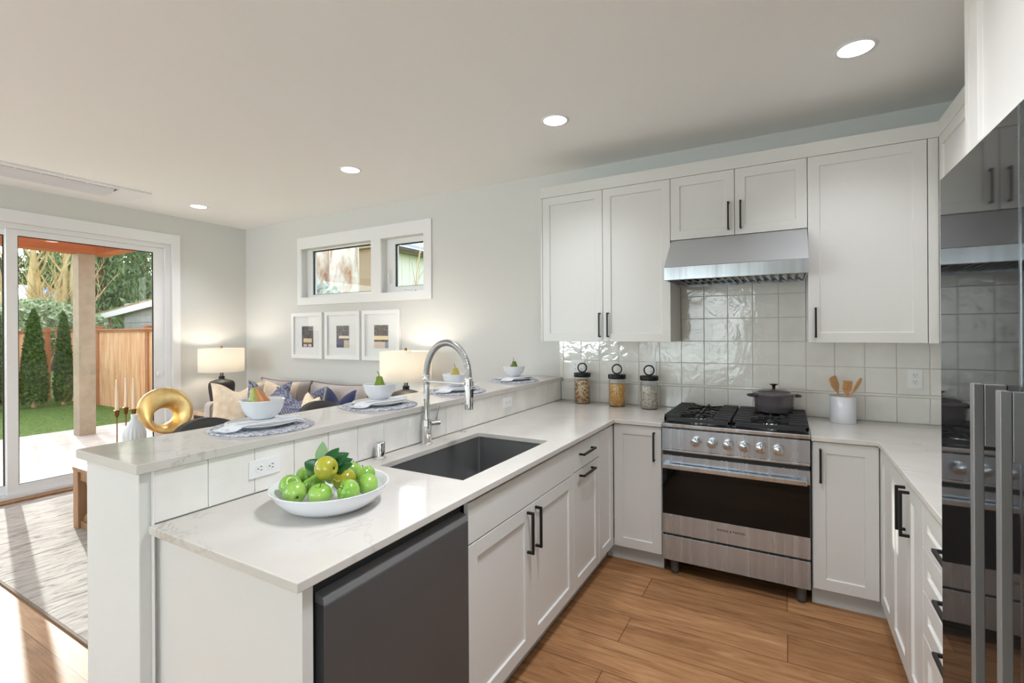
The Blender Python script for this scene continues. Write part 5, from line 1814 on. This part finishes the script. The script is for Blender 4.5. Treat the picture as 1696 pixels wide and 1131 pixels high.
def fence(label, p0, p1, zt_, nposts):
    p0, p1 = Vector((*p0, 0)), Vector((*p1, 0))
    d_ = (p1 - p0)
    L_ = d_.length
    d_.normalize()
    n_ = Vector((-d_.y, d_.x, 0))
    t_ = thing('fence', label, 'fence', ((p0 + p1) / 2)[:2] + (-0.13,))
    fn = lambda u, v, w: tuple(p0 + d_ * u + n_ * w + Vector((0, 0, v)))
    m_ = MB()
    u = 0.0
    rnd = random.Random(int(L_ * 10))
    while u < L_ - 0.05:
        w_ = min(0.14, L_ - u)
        o_ = rnd.uniform(0, 0.006)
        m_.box(u + 0.002, u + w_ - 0.002, -0.13, zt_ - 0.09, o_, o_ + 0.018, fn)
        u += 0.14
    obj('board_panel', m_, M['fence'], t_)
    obj('cap_rail', MB().box(0, L_, zt_ - 0.09, zt_ - 0.05, -0.04, 0.06, fn).box(0, L_, zt_ - 0.0499, zt_ - 0.02, -0.07, 0.09, fn), M['fence_post'], t_)
    for q in range(nposts):
        uu = 0.06 + (L_ - 0.12) * q / (nposts - 1)
        po = obj('post', MB().box(uu - 0.055, uu + 0.055, -0.13, zt_ + 0.02, -0.055, 0.05, fn), M['fence_post'], t_)
        obj('post_cap', MB().box(uu - 0.08, uu + 0.08, zt_ + 0.0205, zt_ + 0.045, -0.08, 0.08, fn), M['fence_post'], po)


fence('cedar board fence along the side of the lawn', (-4.6, 5.0), (-16.0, 5.0), 1.62, 6)
fence('cedar board fence behind the two conifers at the end of the lawn', (-16.1, 4.88), (-16.1, -6.0), 1.60, 6)


def leaf_cloud(mb_, rnd, n, centre, rad, size, shape='ell', flat=0.0, hang=0.0):
    cx_, cy_, cz_ = centre
    for _ in range(n):
        while True:
            p = Vector((rnd.uniform(-1, 1), rnd.uniform(-1, 1), rnd.uniform(-1, 1)))
            if 0.25 < p.length < 1:
                break
        if shape == 'cone':
            h_ = (p.z + 1) / 2
            an = rnd.uniform(0, 2 * PI)
            k = (1 - h_) ** 0.62 * (0.80 + 0.20 * rnd.random()) * min(1, 0.72 + h_ * 2)
            c = Vector((cx_ + rad[0] * k * math.cos(an), cy_ + rad[1] * k * math.sin(an), cz_ + rad[2] * (2 * h_ - 1)))
        else:
            c = Vector((cx_ + rad[0] * p.x, cy_ + rad[1] * p.y, cz_ + rad[2] * p.z))
        s_ = size * rnd.uniform(0.6, 1.3)
        a_ = Vector((rnd.gauss(0, 1), rnd.gauss(0, 1), rnd.gauss(0, 1) - hang)).normalized()
        b_ = a_.cross(Vector((rnd.gauss(0, 1), rnd.gauss(0, 1), rnd.gauss(0, 1)))).normalized()
        q = [c - a_ * s_, c + b_ * s_ * 0.42, c + a_ * s_, c - b_ * s_ * 0.42]
        mb_._add(q, [(0, 1, 2, 3)])


def arborvitae(label, x, y, r_, h_, seed):
    rnd = random.Random(seed)
    t_ = thing('arborvitae', label, 'conifer', (x, y, -0.13), 0, 'arborvitae by the fence')
    obj('trunk', MB().cyl((x, y, -0.129), (x, y, h_ * 0.8), 0.05, 0.02, 10), M['bark'], t_)
    m_ = MB()
    leaf_cloud(m_, rnd, 5200, (x, y, h_ / 2 - 0.02), (r_, r_, h_ / 2 + 0.06), 0.055, 'cone', hang=-1.0)
    leaf_cloud(m_, rnd, 1500, (x, y, h_ / 2 - 0.10), (r_ * 0.75, r_ * 0.75, h_ / 2 - 0.06), 0.10, 'cone', hang=-1.0)
    obj('foliage', m_, M['arb'], t_)


arborvitae('columnar green conifer by the fence, the larger left one', -14.5, 4.12, 0.27, 2.02, 1)
arborvitae('columnar green conifer by the fence, just left of the patio post', -14.5, 4.63, 0.19, 1.96, 2)
arborvitae('columnar green conifer cut by the left edge of the photo', -14.5, 3.52, 0.29, 2.0, 3)


def shrub(label, x, y, z0, rx, ry, rz, n, size, seed, m_key='leaf_shrub'):
    rnd = random.Random(seed)
    t_ = thing('shrub', label, 'shrub', (x, y, -0.13))
    m_ = MB()
    for q in range(6):
        a_ = q * 1.05
        m_.tube([(x, y, -0.129), (x + 0.25 * rx * math.cos(a_), y + 0.25 * ry * math.sin(a_), z0 * 0.5), (x + 0.7 * rx * math.cos(a_), y + 0.7 * ry * math.sin(a_), z0 + 0.3 * rz)], [0.03, 0.022, 0.01], 6)
    obj('branches', m_, M['bark'], t_)
    m_ = MB()
    leaf_cloud(m_, rnd, n, (x, y, z0), (rx, ry, rz), size)
    obj('foliage', m_, M[m_key], t_)


shrub('leafy green shrub rising above the fence behind the two conifers', -17.4, 5.05, 1.75, 0.7, 1.15, 0.70, 2800, 0.085, 11)
shrub('leafy green shrub above the fence right of the patio post', -16.1, 5.75, 1.50, 0.55, 0.35, 0.55, 1200, 0.07, 12)
shrub('leafy green shrub above the fence near the left photo edge', -17.4, 2.6, 1.5, 0.7, 1.3, 0.75, 1500, 0.10, 13)


def limb(mb_, rnd, p, d_, L_, r_, depth):
    pts, rad = [p], [r_]
    q = p.copy()
    dd = d_.copy()
    n = 6
    for i in range(n):
        dd = (dd + Vector((rnd.gauss(0, 0.07), rnd.gauss(0, 0.07), 0.03))).normalized()
        q = q + dd * (L_ / n)
        pts.append(q.copy())
        rad.append(r_ * (1 - 0.75 * (i + 1) / n) + 0.004)
    mb_.tube(pts, rad, 8 if depth < 2 else 5, caps=False)
    if depth < 3:
        for i in range(2, n + 1):
            for _ in range(1):
                if rnd.random() < (0.75 if depth < 2 else 0.6):
                    nd = (dd + Vector((rnd.gauss(0, 0.5), rnd.gauss(0, 0.45), rnd.uniform(0.0, 0.5)))).normalized()
                    limb(mb_, rnd, pts[i], nd, L_ * rnd.uniform(0.28, 0.45), rad[i] * 0.42, depth + 1)


def bare_tree(label, x, y, lean, r_, L_, seed, m_key='bark'):
    rnd = random.Random(seed)
    t_ = thing('bare_tree', label, 'tree', (x, y, -0.13), 0, 'bare trees beyond the fence')
    d_ = Vector((lean[0], lean[1], 1)).normalized()
    base = Vector((x, y, -0.13))
    fork = base + d_ * L_ * 0.42
    obj('trunk', MB().tube([base, base + d_ * L_ * 0.2 + Vector((0.03, 0.02, 0)), fork], [r_, r_ * 0.92, r_ * 0.8], 14), M[m_key], t_)
    m_ = MB()
    limb(m_, rnd, fork, d_, L_ * 0.55, r_ * 0.78, 0)
    for _ in range(5):
        z_ = rnd.uniform(0.25, 0.42)
        nd = Vector((rnd.gauss(0, 0.6), rnd.gauss(0, 0.40), rnd.uniform(0.6, 1.2))).normalized()
        limb(m_, rnd, base + d_ * L_ * z_, nd, L_ * 0.26, r_ * 0.22, 1)
    obj('branches', m_, M[m_key], t_)


bare_tree('bare tan tree beyond the fence, thick trunk leaning left', -20.0, 5.80, (0.0, -0.07), 0.15, 5.6, 21)
bare_tree('bare tan tree beyond the fence, thin trunk by the window stile', -19.2, 5.28, (0.0, -0.20), 0.08, 4.2, 22)
bare_tree('bare dark trunk in the middle of the trees beyond the fence', -20.6, 6.05, (0.0, -0.02), 0.13, 5.6, 23)
bare_tree('bare slender tree leaning right beyond the fence', -19.4, 6.02, (0.0, 0.02), 0.07, 5.2, 24)
bare_tree('bare straight tree with side branch, beyond the larger conifer', -20.0, 6.38, (0.0, 0.0), 0.11, 5.8, 25)
bare_tree('bare pale tree just left of the patio post', -20.0, 6.78, (0.0, -0.04), 0.13, 6.2, 26)
bare_tree('bare tree beyond the fence at the left photo edge', -19.0, 4.75, (0.0, 0.05), 0.15, 4.4, 27)


def conifer(label, x, y, r_, h_, crown, seed, n_br, lf, z_low=2.2, m_key='needle'):
    rnd = random.Random(seed)
    t_ = thing('conifer_tree', label, 'tree', (x, y, -0.13), 0, 'tall conifers beyond the fence')
    obj('trunk', MB().tube([(x, y, -0.13), (x, y, h_ * 0.5), (x, y, h_)], [r_, r_ * 0.75, 0.05], 16), M['bark_red'], t_)
    br, fo_ = MB(), MB()
    for q in range(n_br):
        z = z_low + (h_ - z_low) * (q / n_br) ** 1.15
        an = q * 2.4 + rnd.uniform(-0.3, 0.3)
        L_ = crown * (1 - 0.8 * (z - z_low) / (h_ - z_low)) * rnd.uniform(0.7, 1.05)
        pts = []
        for k in range(6):
            f_ = k / 5
            pts.append(Vector((x + math.cos(an) * L_ * f_, y + math.sin(an) * L_ * f_, z + 0.25 * L_ * f_ - 0.42 * L_ * f_ * f_)))
        br.tube(pts, [0.05, 0.04, 0.03, 0.022, 0.014, 0.006], 5, caps=False)
        for k in range(1, 6):
            for _ in range(lf):
                c = pts[k] + Vector((rnd.gauss(0, 0.22), rnd.gauss(0, 0.22), rnd.gauss(-0.22, 0.24)))
                s_ = rnd.uniform(0.08, 0.2)
                a_ = Vector((rnd.gauss(0, 0.5), rnd.gauss(0, 0.5), rnd.gauss(-1.0, 0.4))).normalized()
                b_ = a_.cross(Vector((rnd.gauss(0, 1), rnd.gauss(0, 1), rnd.gauss(0, 1)))).normalized()
                fo_._add([c - a_ * s_, c + b_ * s_ * 0.28, c + a_ * s_, c - b_ * s_ * 0.28], [(0, 1, 2, 3)])
    obj('branches', br, M['bark_dark'], t_)
    obj('needles', fo_, M[m_key], t_)


conifer('tall conifer with red brown trunk right of the patio post', -24.0, 8.80, 0.40, 8.0, 1.8, 31, 56, 22, 2.8)
conifer('drooping conifer filling the right side of the glass door view', -21.5, 11.6, 0.35, 7.5, 2.8, 32, 60, 30, 2.4)
conifer('dense conifer behind the bare trees beyond the fence', -29.0, 12.4, 0.4, 8.5, 2.6, 33, 52, 26, 1.6)
conifer('dark conifer far behind the bare trees at the left', -37.5, 11.5, 0.4, 8.5, 3.0, 34, 52, 26, 2.4)

rnd = random.Random(90)
m_ = MB()
leaf_cloud(m_, rnd, 5200, (-44.0, 15.0, 2.6), (2.5, 9.5, 4.6), 0.42)
leaf_cloud(m_, rnd, 1500, (-45.0, 15.0, 1.6), (1.5, 10.0, 3.4), 0.9)
M['forest'] = noisy('far_woods', lin(66, 74, 50), lin(128, 124, 92), 1.2, 0.9)
tag(obj('woods', m_, M['forest']), 'dull green and brown woods far behind the bare trees', 'woods', None, 'stuff')

# neighbouring buildings
b = thing('garden_shed', 'grey shed with white fascia and mossy roof beyond the side fence', 'shed', (-15.0, 8.0, -0.13))
Y0 = 6.5
zr = lambda x: 1.99 + (x + 18.25) * 0.097
m_ = MB()
m_.prism([(-16.55, -0.13), (-13.6, -0.13), (-13.6, zr(-13.6) - 0.13), (-16.55, zr(-16.55) - 0.13)], Y0 + 0.15, Y0 + 3.4, lambda p, q, w: (p, w, q))
wl = obj('wall', m_, M['siding'], b)
for q in range(12):
    z = 0.1 + q * 0.19
    if z < 2.3:
        obj('siding_board', MB().box(-16.56, -13.6, Y0 + 0.135, Y0 + 0.1495, z, z + 0.17), M['siding'], wl)
obj('fascia', MB().prism([(-18.6, zr(-18.6) - 0.13), (-13.5, zr(-13.5) - 0.13), (-13.5, zr(-13.5) + 0.03), (-18.6, zr(-18.6) + 0.03)], Y0 - 0.05, Y0, lambda p, q, w: (p, w, q)), M['fascia'], b)
rf = MB()
vs = []
for (x, y, dz) in ((-18.6, Y0 - 0.05, 0.031), (-13.5, Y0 - 0.05, 0.031), (-13.5, Y0 + 3.6, 0.50), (-18.6, Y0 + 3.6, 0.30)):
    vs += [(x, y, zr(x) + dz), (x, y, zr(x) + dz + 0.05)]
rf._add(vs, [(0, 2, 4, 6), (1, 7, 5, 3), (0, 1, 3, 2), (2, 3, 5, 4), (4, 5, 7, 6), (6, 7, 1, 0)])
obj('roof', rf, M['moss_roof'], b)
obj('back_wall', MB().box(-18.4, -16.56, Y0 + 2.4, Y0 + 2.5, -0.13, 2.0), M['dark_wall'], b)  # shade of the dark recess is put into this wall's colour
obj('skylight', MB().prism([(-16.3, zr(-16.3) + 0.16), (-13.5, zr(-13.5) + 0.16), (-13.5, zr(-13.5) + 0.55), (-14.9, zr(-14.9) + 0.42)], Y0 + 1.2, Y0 + 2.2, lambda p, q, w: (p, w, q)), M['skylight'], b)

b = thing('neighbour_house', 'far house with slate blue roof behind the bare trees', 'house', (-28.0, 7.5, -0.13))
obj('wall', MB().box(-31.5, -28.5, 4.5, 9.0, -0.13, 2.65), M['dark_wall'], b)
obj('roof', MB().prism([(-28.0, 2.72), (-32.0, 3.75), (-32.0, 3.88), (-28.0, 2.85)], 4.0, 9.6, lambda p, q, w: (p, w, q)), M['blue_roof'], b)

b = thing('side_house', 'cream board and batten house seen through the high windows', 'house', (-11.0, 11.5, -0.13))
HXW = -9.0
wl = obj('wall', MB().box(-13.4, HXW, 9.05, 16.0, -0.13, 3.62), M['white_siding'], b)
obj('gable_wall', MB().box(-13.4, HXW - 0.12, 8.98, 9.049, -0.13, 3.9), M['tan_wall'], b)  # tan colour carries the shade on this end of the house
for q in range(22):
    y = 9.3 + q * 0.30
    obj('batten', MB().box(HXW, HXW + 0.025, y, y + 0.05, -0.13, 3.60), M['white_siding'], wl)
obj('corner_board', MB().box(HXW - 0.119, HXW + 0.03, 8.97, 9.048, -0.13, 3.62), M['fascia'], wl)
obj('eave', MB().box(-13.6, HXW + 0.34, 8.85, 16.2, 3.63, 3.72), M['tan_wall'], b)
obj('gutter', MB().box(HXW + 0.341, HXW + 0.44, 8.85, 16.2, 3.60, 3.70), M['dark_wall'], b)
obj('roof', MB().prism([(HXW + 0.42, 3.721), (HXW - 4.5, 5.6), (HXW - 4.5, 5.72), (HXW + 0.42, 3.80)], 8.85, 16.2, lambda p, q, w: (p, w, q)), mat('sky_sheen_roof', lin(176, 186, 208), 0.45), b)  # the sky's light blue reflection is put into the roof colour
bark_t = []
for (lab, x, y, r_) in (('thick pale lichen covered trunk, left in the high window view', -7.98, 6.45, 0.285), ('thick pale lichen covered trunk, right in the high window view', -7.36, 6.50, 0.275)):
    t = thing('tree_trunk', lab, 'tree', (x, y, -0.13), 0, 'pale trunks outside the high window')
    obj('trunk', MB().tube([(x, y, -0.13), (x + 0.01, y, 2.0), (x - 0.01, y, 4.2), (x, y, 6.5)], [r_ * 1.1, r_, r_ * 0.97, r_ * 0.85], 28), M['bark_pale'], t)
M['frosty'] = noisy('frosty_leaf', lin(150, 168, 158), lin(214, 220, 214), 6, 0.6)
shrub('pale frosty green shrub below the pale trunks outside the high window', -7.5, 5.75, 1.9, 0.95, 0.35, 0.55, 1500, 0.07, 41, 'frosty')
for i, (x, y, ln_) in enumerate(((-6.6, 7.4, 3.4),)):
    t = thing('bare_branch', 'thin bare sapling in front of the cream house', 'tree', (x, y, -0.13))
    m_ = MB()
    rnd = random.Random(77)
    limb(m_, rnd, Vector((x, y, -0.13)), Vector((0.02, 0.0, 1)), 4.2, 0.014, 1)
    obj('twigs', m_, M['bark'], t)
